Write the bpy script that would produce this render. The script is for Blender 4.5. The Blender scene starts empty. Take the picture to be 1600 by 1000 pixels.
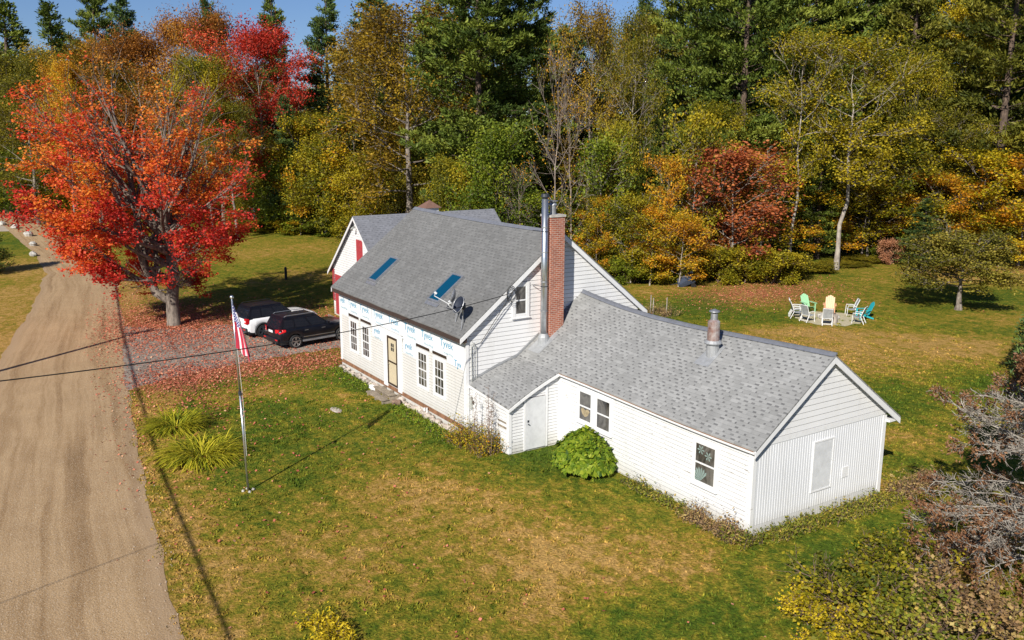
import bpy, math, numpy as np
from mathutils import Matrix, Vector
R = math.radians
scn = bpy.context.scene
col = scn.collection
# ------------------------------------------------------------------ camera
F, PITCH, ROLL, YAW = 1396.6, 12.224, .196, 57.188
CAM = np.array([27.419, -15.694, 11.356])
_p, _r, _y = R(PITCH), R(ROLL), R(YAW)
cd = np.array([-math.sin(_y)*math.cos(_p), math.cos(_y)*math.cos(_p), -math.sin(_p)])
_rt = np.array([math.cos(_y), math.sin(_y), 0]); _up = np.cross(_rt, cd)
cr = _rt*math.cos(_r)+_up*math.sin(_r); cu = -_rt*math.sin(_r)+_up*math.cos(_r)
def G(px, py, z=0.):
    "pixel of the 1600x1000 survey -> point on the ground"
    v = cd*F+cr*(px-800)-cu*(py-500); return CAM+v*((z-CAM[2])/v[2])
def PR(X):
    v = np.array(X, float)-CAM; z = v@cd; return 800+F*(v@cr)/z, 500-F*(v@cu)/z
def ground_at(px, depth):
    # the ground point at this depth in the column
    t = depth/F
    base = CAM+(cd*F+cr*(px-800))*t
    k = base[2]/(cu[2])
    return base-cu*k
cam_d = bpy.data.cameras.new('camera'); cam = bpy.data.objects.new('camera', cam_d); col.objects.link(cam)
cam_d.sensor_width = 36; cam_d.lens = F/1600*36; cam_d.clip_end = 6000; cam_d.clip_start = .5
M = Matrix(((cr[0], cu[0], -cd[0]), (cr[1], cu[1], -cd[1]), (cr[2], cu[2], -cd[2])))
cam.matrix_world = Matrix.Translation(Vector(CAM)) @ M.to_4x4()
scn.camera = cam
# ------------------------------------------------------------------ light
AZ, EL = 124.5, 33.
w = bpy.data.worlds.new('World'); scn.world = w; w.use_nodes = True
nt = w.node_tree; bg = nt.nodes['Background']; sky = nt.nodes.new('ShaderNodeTexSky')
sky.sky_type = 'NISHITA'; sky.sun_disc = False; sky.sun_elevation = R(EL); sky.sun_rotation = R(AZ+21)
sky.dust_density = 0.; sky.ozone_density = 3.5; sky.air_density = 1.0
tn = nt.nodes.new('ShaderNodeMixRGB'); tn.blend_type = 'MULTIPLY'; tn.inputs[0].default_value = 1; tn.inputs[2].default_value = (.82, .95, 1.28, 1); nt.links.new(sky.outputs[0], tn.inputs[1]); nt.links.new(tn.outputs[0], bg.inputs[0]); bg.inputs[1].default_value = .05
sd = np.array([math.cos(R(AZ))*math.cos(R(EL)), math.sin(R(AZ))*math.cos(R(EL)), -math.sin(R(EL))])
sky.sun_rotation = math.atan2(-sd[0], -sd[1])
sl = bpy.data.lights.new('sun', 'SUN'); sl.energy = 5.0; sl.angle = R(.5); sl.color = (1, .95, .86)
so = bpy.data.objects.new('sun', sl); col.objects.link(so)
so.rotation_euler = Vector(sd).to_track_quat('-Z', 'Y').to_euler()
scn.view_settings.view_transform = 'Standard'; scn.view_settings.look = 'None'
scn.view_settings.exposure = .38; scn.view_settings.gamma = 1
scn.render.engine = 'CYCLES'
scn.cycles.max_bounces = 6; scn.cycles.diffuse_bounces = 3; scn.cycles.transmission_bounces = 4
scn.cycles.use_denoising = True
# ------------------------------------------------------------------ materials
def newmat(name):
    m = bpy.data.materials.new(name); m.use_nodes = True
    return m, m.node_tree.nodes, m.node_tree.links, m.node_tree.nodes['Principled BSDF']
def N(ns, t, **k):
    n = ns.new(t)
    for a, b in k.items(): setattr(n, a, b)
    return n
def ramp(ns, ls, src, stops, interp='LINEAR'):
    r = ns.new('ShaderNodeValToRGB'); cr_ = r.color_ramp; cr_.interpolation = interp
    while len(cr_.elements) < len(stops): cr_.elements.new(.5)
    for e, (p, c) in zip(cr_.elements, stops): e.position = p; e.color = (*c, 1)
    ls.new(src, r.inputs[0]); return r.outputs[0]
def mth(ns, ls, op, a, b=None, c=None, clamp=False):
    n = ns.new('ShaderNodeMath'); n.operation = op; n.use_clamp = clamp
    for i, v in enumerate((a, b, c)):
        if v is None: continue
        if isinstance(v, (int, float)): n.inputs[i].default_value = v
        else: ls.new(v, n.inputs[i])
    return n.outputs[0]
def mix(ns, ls, f, a, b, mode='MIX'):
    n = ns.new('ShaderNodeMixRGB'); n.blend_type = mode
    for i, v in enumerate((f, a, b)):
        if isinstance(v, (int, float)): n.inputs[i].default_value = v
        elif isinstance(v, tuple): n.inputs[i].default_value = (*v, 1)
        else: ls.new(v, n.inputs[i])
    return n.outputs[0]
def noise(ns, ls, scale, detail=3, vec=None, rough=.55, dist=0):
    n = ns.new('ShaderNodeTexNoise'); n.inputs['Scale'].default_value = scale; n.inputs['Detail'].default_value = detail
    n.inputs['Roughness'].default_value = rough; n.inputs['Distortion'].default_value = dist
    if vec is not None: ls.new(vec, n.inputs['Vector'])
    return n.outputs[0]
def coords(ns, ls, scale=(1, 1, 1), kind='Object'):
    t = ns.new('ShaderNodeTexCoord'); m = ns.new('ShaderNodeMapping'); m.inputs['Scale'].default_value = scale
    ls.new(t.outputs[kind], m.inputs[0]); return m.outputs[0]
def bump(ns, ls, b, h, strength=.3, dist=.02):
    n = ns.new('ShaderNodeBump'); n.inputs['Strength'].default_value = strength; n.inputs['Distance'].default_value = dist
    ls.new(h, n.inputs['Height']); ls.new(n.outputs[0], b.inputs['Normal'])
MATS = {}
def plain(name, c, rough=.6, metal=0., var=.12, sc=6, spec=.4, bmp=0, c2=None, coat=0):
    "colour with grime-like variation"
    if name in MATS: return MATS[name]
    m, ns, ls, b = newmat(name)
    v = coords(ns, ls)
    n = noise(ns, ls, sc, 5, v, .65)
    d = c2 or tuple(x*(1-var*2) for x in c)
    cc = ramp(ns, ls, n, [(.32, d), (.62, c)])
    ls.new(cc, b.inputs['Base Color']); b.inputs['Roughness'].default_value = rough; b.inputs['Metallic'].default_value = metal
    b.inputs['Specular IOR Level'].default_value = spec; b.inputs['Coat Weight'].default_value = coat
    if bmp: bump(ns, ls, b, noise(ns, ls, sc*6, 3, v), bmp, .01)
    MATS[name] = m; return m
def painted_wood(name, c, chip=(.30, .27, .23), amount=.60, vertical=False, streak=.0):
    m, ns, ls, b = newmat(name)
    v = coords(ns, ls, (1.2, 1.2, 9) if not vertical else (9, 9, 1.2))
    n = noise(ns, ls, 2.6, 6, v, .75)
    n2 = noise(ns, ls, .7, 3, coords(ns, ls))
    base = mix(ns, ls, ramp(ns, ls, n2, [(.35, (0, 0, 0)), (.7, (1, 1, 1))]), tuple(x*.93 for x in c), c)
    f = ramp(ns, ls, n, [(amount, (0, 0, 0)), (amount+.05, (1, 1, 1))])
    cc = mix(ns, ls, f, base, chip)
    zz = N(ns, 'ShaderNodeSeparateXYZ'); ls.new(coords(ns, ls), zz.inputs[0])
    low = mth(ns, ls, 'MULTIPLY', ramp(ns, ls, zz.outputs[2], [(.15, (1, 1, 1)), (.75, (0, 0, 0))]), noise(ns, ls, 3.5, 5, coords(ns, ls), .7))
    cc = mix(ns, ls, mth(ns, ls, 'MULTIPLY', low, .9), cc, (.28, .25, .16))
    vs_ = noise(ns, ls, 1.1, 4, coords(ns, ls, (3, 3, .35)), .6); cc = mix(ns, ls, ramp(ns, ls, vs_, [(.52, (0, 0, 0)), (.75, (.22, .22, .22))]), cc, (.42, .40, .36))
    ls.new(cc, b.inputs['Base Color']); b.inputs['Roughness'].default_value = .55
    bump(ns, ls, b, n, .15, .005)
    MATS[name] = m; return m
W = painted_wood('white_clapboard_paint', (.74, .74, .74), amount=.70)
WW = painted_wood('worn_white_paint', (.74, .74, .735), amount=.60)
WV = painted_wood('white_panel_paint', (.68, .69, .71), amount=.70, vertical=True)
WT = plain('white_trim_paint', (.76, .76, .76), .45, var=.04)
WB = plain('white_board', (.66, .67, .68), .6, var=.08, sc=4)
TAN = plain('tan_door_paint', (.60, .51, .35), .5, var=.05)
DARKBROWN = plain('dark_brown_aluminium', (.045, .028, .02), .4)
SOFFIT = plain('dark_eave_board', (.06, .04, .035), .6)
BROWNSILL = plain('reddish_sill_timber', (.30, .15, .08), .8, var=.25, sc=3)
STONE = plain('foundation_stone', (.55, .47, .40), .9, var=.3, sc=2.5, bmp=.5)
GRANITE = plain('pale_field_stone', (.50, .47, .42), .9, var=.25, sc=3, bmp=.5)
WOODSTEP = plain('weathered_plank', (.34, .28, .21), .85, var=.25, sc=5)
METAL = plain('galvanised_steel', (.62, .64, .66), .32, .9, var=.12, sc=3)
METALD = plain('dull_steel', (.42, .43, .45), .5, .7, var=.15)
RUSTM = plain('rust_streaked_steel', (.55, .52, .50), .5, .5, c2=(.22, .07, .04), sc=2.2)
FLASH = plain('pale_flashing', (.40, .41, .42), .5, .3)
DARKMETAL = plain('dark_painted_metal', (.035, .04, .05), .5)
RIDGECAP = plain('slate_ridge_cap', (.17, .18, .21), .7)
RED = plain('red_painted_boards', (.42, .05, .06), .6)
BROWNROOF = plain('brown_cupola_roof', (.20, .11, .08), .7)
BLACKP = plain('black_plastic', (.02, .02, .022), .55)
RUBBER = plain('tyre_rubber', (.015, .015, .016), .8)
WIRE = plain('black_cable', (.012, .012, .012), .6)
POLEW = plain('creosoted_pole', (.10, .07, .05), .9)
GREYBOX = plain('grey_meter_box', (.42, .43, .40), .5)
LAPSHADE = plain('painted_lap_shade', (.16, .16, .17), .9); LLAPSHADE = plain('worn_wall_lap_shade', (.50, .50, .51), .9, var=.3, sc=2); FLAPSHADE = plain('bare_siding_lap_shade', (.42, .39, .36), .9)  # lap edge colours: the thin shadow line under each board, painted in
SEATFAB = plain('grey_sling_fabric', (.34, .36, .37), .8)
WHITEMETAL = plain('white_chair_frame', (.78, .78, .76), .4)
SAND = plain('pale_sand', (.52, .46, .30), .95, var=.15)
CURTAIN = plain('faded_curtain', (.45, .36, .22), .9, var=.3, sc=8)
INTER = plain('dark_room', (.03, .028, .027), .9)
def car_paint(name, c, metal=.0):
    m, ns, ls, b = newmat(name); b.inputs['Base Color'].default_value = (*c, 1); b.inputs['Roughness'].default_value = .3
    b.inputs['Metallic'].default_value = metal; b.inputs['Coat Weight'].default_value = .35; b.inputs['Coat Roughness'].default_value = .04
    v = coords(ns, ls); n = noise(ns, ls, 3, 3, v); bump(ns, ls, b, n, .02, .01)
    d = mix(ns, ls, ramp(ns, ls, noise(ns, ls, 5, 4, v), [(.4, (0, 0, 0)), (.8, (.03, .03, .03))]), c, (.25, .22, .18)); ls.new(d, b.inputs['Base Color'])
    MATS[name] = m; return m
BLACKCAR = car_paint('deep_black_paint', (.003, .004, .008)); WHITECAR = car_paint('pearl_white_paint', (.78, .79, .80))
def glassy(name, c, rough=.08):
    m, ns, ls, b = newmat(name); b.inputs['Base Color'].default_value = (*c, 1); b.inputs['Roughness'].default_value = rough
    b.inputs['Specular IOR Level'].default_value = .8; bump(ns, ls, b, noise(ns, ls, 1.5, 2, coords(ns, ls)), .05, .02)
    if name.startswith('window'): ls.new(ramp(ns, ls, noise(ns, ls, 1.7, 3, coords(ns, ls, (1, 1, .6)), .6, .8), [(.38, (.015, .015, .017)), (.5, (.07, .065, .06)), (.68, (.17, .16, .145))]), b.inputs['Base Color'])
    MATS[name] = m; return m
GLASS = glassy('window_pane_glass', (.035, .035, .04), .06); CARGLASS = glassy('tinted_car_glass', (.01, .012, .018), .04)
def skyglass():
    m, ns, ls, b = newmat('skylight_glass'); b.inputs['Base Color'].default_value = (.0, .055, .11, 1); b.inputs['Roughness'].default_value = .12
    b.inputs['Specular IOR Level'].default_value = .9; return m
SKYGLASS = skyglass()
REDLIGHT = glassy('red_lamp_lens', (.55, .01, .015), .2)
def uvnode(ns): return N(ns, 'ShaderNodeUVMap').outputs[0]
def shingles(name, light, dark, tab, contrast, row=.145, cell=.30, patch=.12):
    m, ns, ls, b = newmat(name)
    uv = uvnode(ns); s = N(ns, 'ShaderNodeSeparateXYZ'); ls.new(uv, s.inputs[0])
    r = mth(ns, ls, 'DIVIDE', s.outputs[1], row); ri = mth(ns, ls, 'FLOOR', r); rf = mth(ns, ls, 'FRACT', r)
    wn = N(ns, 'ShaderNodeTexWhiteNoise', noise_dimensions='1D'); ls.new(ri, wn.inputs['W'])
    par = mth(ns, ls, 'MULTIPLY', mth(ns, ls, 'MODULO', ri, 2.), .5)
    u = mth(ns, ls, 'ADD', mth(ns, ls, 'ADD', mth(ns, ls, 'DIVIDE', s.outputs[0], cell), par), mth(ns, ls, 'MULTIPLY', wn.outputs[0], .28))
    ui = mth(ns, ls, 'FLOOR', u); uf = mth(ns, ls, 'FRACT', u)
    cv = N(ns, 'ShaderNodeCombineXYZ'); ls.new(ui, cv.inputs[0]); ls.new(ri, cv.inputs[1])
    w2 = N(ns, 'ShaderNodeTexWhiteNoise', noise_dimensions='3D'); ls.new(cv.outputs[0], w2.inputs[0])
    wid = mth(ns, ls, 'MULTIPLY_ADD', w2.outputs[0], .52, tab)
    inx = mth(ns, ls, 'LESS_THAN', uf, wid)
    iny = mth(ns, ls, 'GREATER_THAN', rf, .58)
    slot = mth(ns, ls, 'MULTIPLY', inx, iny)
    edge = mth(ns, ls, 'LESS_THAN', rf, .09)
    w3 = N(ns, 'ShaderNodeTexWhiteNoise', noise_dimensions='4D'); ls.new(cv.outputs[0], w3.inputs[0]); w3.inputs['W'].default_value = 3.3
    slot = mth(ns, ls, 'MULTIPLY', slot, mth(ns, ls, 'MULTIPLY', ramp(ns, ls, w3.outputs[0], [(.12, (.0, .0, .0)), (.3, (.7, .7, .7)), (1, (1, 1, 1))]), contrast))
    slot = mth(ns, ls, 'MAXIMUM', slot, mth(ns, ls, 'MULTIPLY', edge, .35*contrast))
    pc = mth(ns, ls, 'MULTIPLY_ADD', w2.outputs[0], patch*2, 1-patch)
    n = noise(ns, ls, .35, 4, uv); n2 = noise(ns, ls, 60, 2, uv)
    pc = mth(ns, ls, 'MULTIPLY', pc, mth(ns, ls, 'MULTIPLY_ADD', n, .35, .82))
    pc = mth(ns, ls, 'MULTIPLY', pc, mth(ns, ls, 'MULTIPLY_ADD', n2, .5, .75))
    c = mix(ns, ls, slot, light, dark)
    c = mix(ns, ls, 1., c, pc, 'MULTIPLY')
    # run-off streaks down the slope
    mp = N(ns, 'ShaderNodeMapping'); mp.inputs['Scale'].default_value = (2.2, .12, 1); ls.new(uv, mp.inputs[0])
    st = noise(ns, ls, 1.2, 4, mp.outputs[0])
    c = mix(ns, ls, ramp(ns, ls, st, [(.45, (0, 0, 0)), (.75, (.35, .35, .35))]), c, tuple(x*.62 for x in light))
    ls.new(c, b.inputs['Base Color']); b.inputs['Roughness'].default_value = .95; b.inputs['Specular IOR Level'].default_value = .15
    bump(ns, ls, b, mth(ns, ls, 'SUBTRACT', rf, mth(ns, ls, 'MULTIPLY', slot, .6)), .5, .012)
    return m
SHM = shingles('dark_grey_shingles', (.175, .175, .172), (.10, .10, .10), .22, .7)
SHA = shingles('light_grey_shingles', (.29, .29, .283), (.085, .085, .088), .10, .85, row=.135, cell=.29, patch=.13)
SHB = shingles('barn_shingles', (.20, .205, .225), (.11, .115, .13), .22, .8)
def brickmat():
    m, ns, ls, b = newmat('red_chimney_brick')
    s = N(ns, 'ShaderNodeSeparateXYZ'); ls.new(coords(ns, ls), s.inputs[0])
    cv = N(ns, 'ShaderNodeCombineXYZ'); ls.new(mth(ns, ls, 'ADD', s.outputs[0], s.outputs[1]), cv.inputs[0]); ls.new(s.outputs[2], cv.inputs[1])
    t = N(ns, 'ShaderNodeTexBrick'); ls.new(cv.outputs[0], t.inputs[0]); t.inputs['Scale'].default_value = 1
    t.inputs['Brick Width'].default_value = .21; t.inputs['Row Height'].default_value = .075; t.inputs['Mortar Size'].default_value = .009
    t.inputs['Color1'].default_value = (.42, .13, .07, 1); t.inputs['Color2'].default_value = (.27, .075, .045, 1); t.inputs['Mortar'].default_value = (.50, .40, .33, 1)
    n = noise(ns, ls, 3, 4, coords(ns, ls)); c = mix(ns, ls, ramp(ns, ls, n, [(.35, (0, 0, 0)), (.75, (.5, .5, .5))]), t.outputs[0], (.20, .08, .05))
    ls.new(c, b.inputs['Base Color']); b.inputs['Roughness'].default_value = .9; bump(ns, ls, b, t.outputs['Fac'], -.4, .01); return m
BRICK = brickmat()
def wrapmat():
    m, ns, ls, b = newmat('white_house_wrap'); v = coords(ns, ls)
    n = noise(ns, ls, 1.2, 4, v, .6, 1.0); ls.new(ramp(ns, ls, n, [(.3, (.66, .70, .74)), (.6, (.80, .81, .82))]), b.inputs['Base Color'])
    b.inputs['Roughness'].default_value = .5; bump(ns, ls, b, n, .5, .03); return m
WRAP = wrapmat(); BLUEINK = plain('blue_print', (.03, .30, .50), .6, var=.05); PALEINK = plain('pale_blue_print', (.30, .50, .60), .6, var=.05)
FSID = painted_wood('bare_primed_siding', (.66, .645, .615), chip=(.42, .37, .32), amount=.60)
# bark / foliage
def bark(name, c, c2, sc=6):
    m, ns, ls, b = newmat(name); v = coords(ns, ls, (sc, sc, sc*.35))
    n = noise(ns, ls, 1, 6, v, .7); ls.new(ramp(ns, ls, n, [(.35, c2), (.62, c)]), b.inputs['Base Color']); b.inputs['Roughness'].default_value = .95
    b.inputs['Specular IOR Level'].default_value = .15; bump(ns, ls, b, n, .6, .05); MATS[name] = m; return m
BK_GREY = bark('grey_bark', (.30, .26, .22), (.08, .06, .05)); BK_MAPLE = bark('maple_bark', (.24, .20, .165), (.07, .055, .045), 5); BK_PALE = bark('pale_bark', (.44, .39, .33), (.17, .14, .12), 4); BK_TWIG = bark('grey_brown_twigs', (.34, .28, .23), (.16, .12, .10), 4)
BK_PINE = bark('dark_pine_bark', (.17, .12, .09), (.04, .03, .025)); BK_BROWN = bark('twig_brown_bark', (.26, .18, .13), (.10, .06, .05))
BK_DEAD = bark('lichen_grey_twigs', (.44, .40, .34), (.12, .10, .085), 7)
def leafmat(name, stops, trans=.35, rough=.6, hue=.0):
    m, ns, ls, b = newmat(name)
    a = N(ns, 'ShaderNodeAttribute', attribute_name='tint'); oi = N(ns, 'ShaderNodeObjectInfo')
    f = mth(ns, ls, 'ADD', a.outputs['Fac'], mth(ns, ls, 'MULTIPLY_ADD', oi.outputs['Random'], .22, -.11), clamp=True)
    c = ramp(ns, ls, f, stops)
    ls.new(c, b.inputs['Base Color']); b.inputs['Roughness'].default_value = rough; b.inputs['Specular IOR Level'].default_value = .25
    t = N(ns, 'ShaderNodeBsdfTranslucent'); ls.new(mix(ns, ls, 1., c, (1, .95, .6), 'MULTIPLY'), t.inputs[0])
    mx = N(ns, 'ShaderNodeMixShader'); mx.inputs[0].default_value = trans
    ls.new(b.outputs[0], mx.inputs[1]); ls.new(t.outputs[0], mx.inputs[2])
    ls.new(mx.outputs[0], ns['Material Output'].inputs[0]); MATS[name] = m; return m
def st(*cs):
    k = len(cs); return [(.08+.84*i/(k-1), c) for i, c in enumerate(cs)]
L_PINE = leafmat('pine_needles', st((.035, .060, .010), (.120, .165, .022), (.25, .28, .04)), .15)
L_PINEB = leafmat('blue_green_needles', st((.03, .060, .022), (.085, .14, .035), (.17, .23, .055)), .15)
L_PINEO = leafmat('olive_needles', st((.05, .062, .008), (.15, .15, .018), (.28, .25, .03)), .15)
L_GOLD = leafmat('golden_brown_leaves', st((.12, .075, .008), (.30, .185, .015), (.48, .31, .025), (.36, .29, .035)), .35)
L_OLIVE = leafmat('olive_leaves', st((.07, .08, .008), (.195, .17, .013), (.36, .28, .022)), .35)
L_YEL = leafmat('yellow_leaves', st((.24, .22, .01), (.56, .42, .015), (.75, .55, .03)), .35)
L_YG = leafmat('yellow_green_leaves', st((.07, .095, .008), (.265, .235, .013), (.52, .40, .023)), .35)
L_GREEN = leafmat('green_leaves', st((.05, .09, .008), (.15, .20, .015), (.32, .34, .025)), .35)
L_BRIGHT = leafmat('bright_green_leaves', st((.025, .07, .006), (.14, .22, .012), (.33, .38, .03)), .3)
L_RUST = leafmat('rust_leaves', st((.18, .07, .012), (.44, .17, .025), (.52, .29, .03)), .35)
L_RED = leafmat('crimson_leaves', st((.40, .035, .02), (.68, .065, .04), (.76, .20, .06)), .35)
L_ORANGE = leafmat('orange_leaves', st((.26, .15, .010), (.62, .25, .015), (.74, .44, .025), (.30, .28, .02)), .35)
L_MIXO = leafmat('mixed_autumn_leaves', st((.07, .085, .008), (.27, .25, .012), (.60, .41, .018), (.68, .27, .018)), .35)
L_DRED = leafmat('dull_red_leaves', st((.16, .07, .02), (.42, .10, .04), (.55, .20, .06)), .35)
L_SALMON = leafmat('salmon_leaves', st((0.364, 0.169, 0.091), (0.585, 0.286, 0.156)), .3)
L_MAPLE = leafmat('scarlet_maple_leaves', [(.0, (.42, .025, .018)), (.2, (.74, .065, .05)), (.45, (.82, .16, .04)), (.72, (.82, .29, .04)), (1, (.74, .44, .07))], .45)
L_BROWN = leafmat('dead_brown_needles', st((.07, .03, .014), (.18, .08, .035), (.28, .15, .075)), .1)
L_DRY = leafmat('dry_brown_stems', st((0.120, 0.072, 0.033), (0.336, 0.204, 0.088), (0.432, 0.336, 0.110)), .2)
L_LILY = leafmat('daylily_blades', st((.13, .17, .01), (.42, .39, .02), (.68, .56, .05)), .3)
L_APPLE = leafmat('dull_olive_leaves', st((.07, .075, .012), (.21, .19, .022), (.38, .30, .05)), .3)
L_FALLEN = leafmat('fallen_leaf', st((.28, .07, .04), (.56, .17, .10), (.68, .38, .22)), .1)
L_WEED = leafmat('weedy_leaves', st((0.070, 0.098, 0.012), (0.238, 0.252, 0.024), (0.476, 0.336, 0.060)), .3)
# ------------------------------------------------------------------ mesh building
class MB:
    def __init__(s): s.v = []; s.f = []; s.uv = {}; s.smooth = False
    def add(s, vs, fs):
        o = len(s.v); s.v += [tuple(map(float, x)) for x in vs]; s.f += [tuple(i+o for i in f) for f in fs]; return s
    def box(s, a, b):
        (x0, y0, z0), (x1, y1, z1) = a, b
        x0, x1 = min(x0, x1), max(x0, x1); y0, y1 = min(y0, y1), max(y0, y1); z0, z1 = min(z0, z1), max(z0, z1)
        return s.add([(x0, y0, z0), (x1, y0, z0), (x1, y1, z0), (x0, y1, z0), (x0, y0, z1), (x1, y0, z1), (x1, y1, z1), (x0, y1, z1)],
                     [(0, 3, 2, 1), (4, 5, 6, 7), (0, 1, 5, 4), (1, 2, 6, 5), (2, 3, 7, 6), (3, 0, 4, 7)])
    def bar(s, p, q, w, h=None, up=(0, 0, 1)):
        p = np.array(p, float); q = np.array(q, float); d = q-p; d /= np.linalg.norm(d); h = h or w
        a = np.cross(d, up)
        if np.linalg.norm(a) < 1e-4: a = np.cross(d, (1, 0, 0))
        a /= np.linalg.norm(a); b = np.cross(a, d)
        vs = [P+a*i*w/2+b*j*h/2 for P in (p, q) for i, j in ((-1, -1), (1, -1), (1, 1), (-1, 1))]
        return s.add(vs, [(3, 2, 1, 0), (4, 5, 6, 7), (0, 1, 5, 4), (1, 2, 6, 5), (2, 3, 7, 6), (3, 0, 4, 7)])
    def tube(s, pts, rs, n=8, cap=True):
        pts = [np.array(p, float) for p in pts]
        if isinstance(rs, (int, float)): rs = [rs]*len(pts)
        vs = []; a = None
        for i, p in enumerate(pts):
            d = pts[min(i+1, len(pts)-1)]-pts[max(i-1, 0)]; d /= (np.linalg.norm(d)+1e-9)
            if a is None: a = np.cross(d, (0, 0, 1) if abs(d[2]) < .9 else (1, 0, 0))
            a = a-d*(a@d); a /= (np.linalg.norm(a)+1e-9); b = np.cross(d, a)
            vs += [p+(a*math.cos(2*math.pi*k/n)+b*math.sin(2*math.pi*k/n))*rs[i] for k in range(n)]
        fs = [(i*n+k, i*n+(k+1) % n, (i+1)*n+(k+1) % n, (i+1)*n+k) for i in range(len(pts)-1) for k in range(n)]
        if cap: fs += [tuple(range(n))[::-1], tuple((len(pts)-1)*n+k for k in range(n))]
        return s.add(vs, fs)
    def prism(s, poly, off):
        "extrude a 3d polygon by an offset vector"
        n = len(poly); off = np.array(off, float)
        vs = [np.array(p, float) for p in poly]; vs += [p+off for p in vs]
        return s.add(vs, [tuple(range(n))[::-1], tuple(range(n, 2*n))]+[(i, (i+1) % n, (i+1) % n+n, i+n) for i in range(n)])
    def blob(s, c, r, rng, n=10, m=6, j=.18):
        vs = []; fs = []
        c = np.array(c, float)
        for i in range(m+1):
            th = math.pi*i/m
            for k in range(n):
                ph = 2*math.pi*k/n; q = 1+rng.uniform(-j, j)
                vs.append(c+np.array([math.sin(th)*math.cos(ph)*r[0], math.sin(th)*math.sin(ph)*r[1], math.cos(th)*r[2]])*q)
        for i in range(m):
            for k in range(n): fs.append((i*n+k, (i+1)*n+k, (i+1)*n+(k+1) % n, i*n+(k+1) % n))
        return s.add(vs, fs)
    def build(s, name, mat, parent=None, smooth=False, bevel=0, edge=None):
        me = bpy.data.meshes.new(name)
        off = np.array(parent.get('_o', (0, 0, 0))) if parent is not None else np.zeros(3)
        vs = [tuple(np.array(v)-off) for v in s.v]
        me.from_pydata(vs, [], s.f); me.validate(); me.update()
        if mat: me.materials.append(mat)
        o = bpy.data.objects.new(name, me); col.objects.link(o)
        if parent is not None: o.parent = parent; o['_o'] = list(off)
        if smooth:
            for p in me.polygons: p.use_smooth = True
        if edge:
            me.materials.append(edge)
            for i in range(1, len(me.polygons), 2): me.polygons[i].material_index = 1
        if bevel:
            b = o.modifiers.new('b', 'BEVEL'); b.width = bevel; b.segments = 2; b.limit_method = 'ANGLE'
        return o
def tag(o, label=None, cat=None, group=None, kind=None):
    if label: o['label'] = label
    if cat: o['category'] = cat
    if group: o['group'] = group
    if kind: o['kind'] = kind
    return o
def thing(name, label, cat, loc=(0, 0, 0), group=None):
    o = bpy.data.objects.new(name, None); col.objects.link(o); o.location = loc; o['_o'] = [float(x) for x in loc]
    o.empty_display_size = .3
    return tag(o, label, cat, group)
def kids(o): return [c for c in KID.get(o.name, [])]
def copy_thing(root, label, loc=None, rotz=None, scale=None, group=None, mats=None):
    r = root.copy(); col.objects.link(r); r['label'] = label
    if group: r['group'] = group
    if loc is not None: r.location = loc
    if rotz is not None: r.rotation_euler = (0, 0, rotz)
    if scale is not None: r.scale = scale
    for ch in list(root.children):
        c = ch.copy(); col.objects.link(c); c.parent = r
        if mats and ch.name.split('.')[0] in mats:
            c.material_slots[0].link = 'OBJECT'; c.material_slots[0].material = mats[ch.name.split('.')[0]]
        for g in ch.children:
            d = g.copy(); col.objects.link(d); d.parent = c
    return r
def np_mesh(name, V, Fq, mat, tint=None, nside=4, parent=None, link=True):
    "fast mesh from numpy arrays, Fq (n,nside)"
    me = bpy.data.meshes.new(name); V = np.asarray(V, np.float32); Fq = np.asarray(Fq, np.int32)
    me.vertices.add(len(V)); me.vertices.foreach_set('co', V.ravel())
    me.loops.add(Fq.size); me.loops.foreach_set('vertex_index', Fq.ravel())
    me.polygons.add(len(Fq)); me.polygons.foreach_set('loop_start', np.arange(0, Fq.size, nside, dtype=np.int32))
    me.polygons.foreach_set('loop_total', np.full(len(Fq), nside, np.int32))
    if tint is not None:
        at = me.attributes.new('tint', 'FLOAT', 'FACE'); at.data.foreach_set('value', np.asarray(tint, np.float32))
    me.update(calc_edges=True)
    if mat: me.materials.append(mat)
    o = bpy.data.objects.new(name, me)
    if link: col.objects.link(o)
    if parent is not None: o.parent = parent
    return o
def unit(v): return v/(np.linalg.norm(v, axis=-1, keepdims=True)+1e-9)
def leaf_quads(rng, P, size, upbias=.6, aspect=.75, jit=.35):
    n = len(P); nrm = rng.normal(size=(n, 3)); nrm[:, 2] = np.abs(nrm[:, 2])+upbias; nrm = unit(nrm)
    a = unit(np.cross(nrm, rng.normal(size=(n, 3)))); b = np.cross(nrm, a)
    s = (size*rng.uniform(1-jit, 1+jit, n))[:, None]*.5
    V = np.stack([P-a*s, P-b*s*aspect, P+a*s, P+b*s*aspect], 1).reshape(-1, 3)
    return V, np.arange(4*n).reshape(-1, 4)
def rot(v, ax, an):
    ax = ax/np.linalg.norm(ax); return v*math.cos(an)+np.cross(ax, v)*math.sin(an)+ax*(ax@v)*(1-math.cos(an))
def limb(rng, p, d, L, segs, wander, rise):
    pts = [np.array(p, float)]; d = d/np.linalg.norm(d)
    for i in range(segs):
        d = d+rng.normal(size=3)*wander+np.array([0, 0, rise]); d /= np.linalg.norm(d)
        pts.append(pts[-1]+d*L/segs)
    return pts
def samp(pts, s):
    x = s*(len(pts)-1); i = min(int(x), len(pts)-2); f = x-i
    return pts[i]*(1-f)+pts[i+1]*f, unit(pts[i+1]-pts[i])
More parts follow.
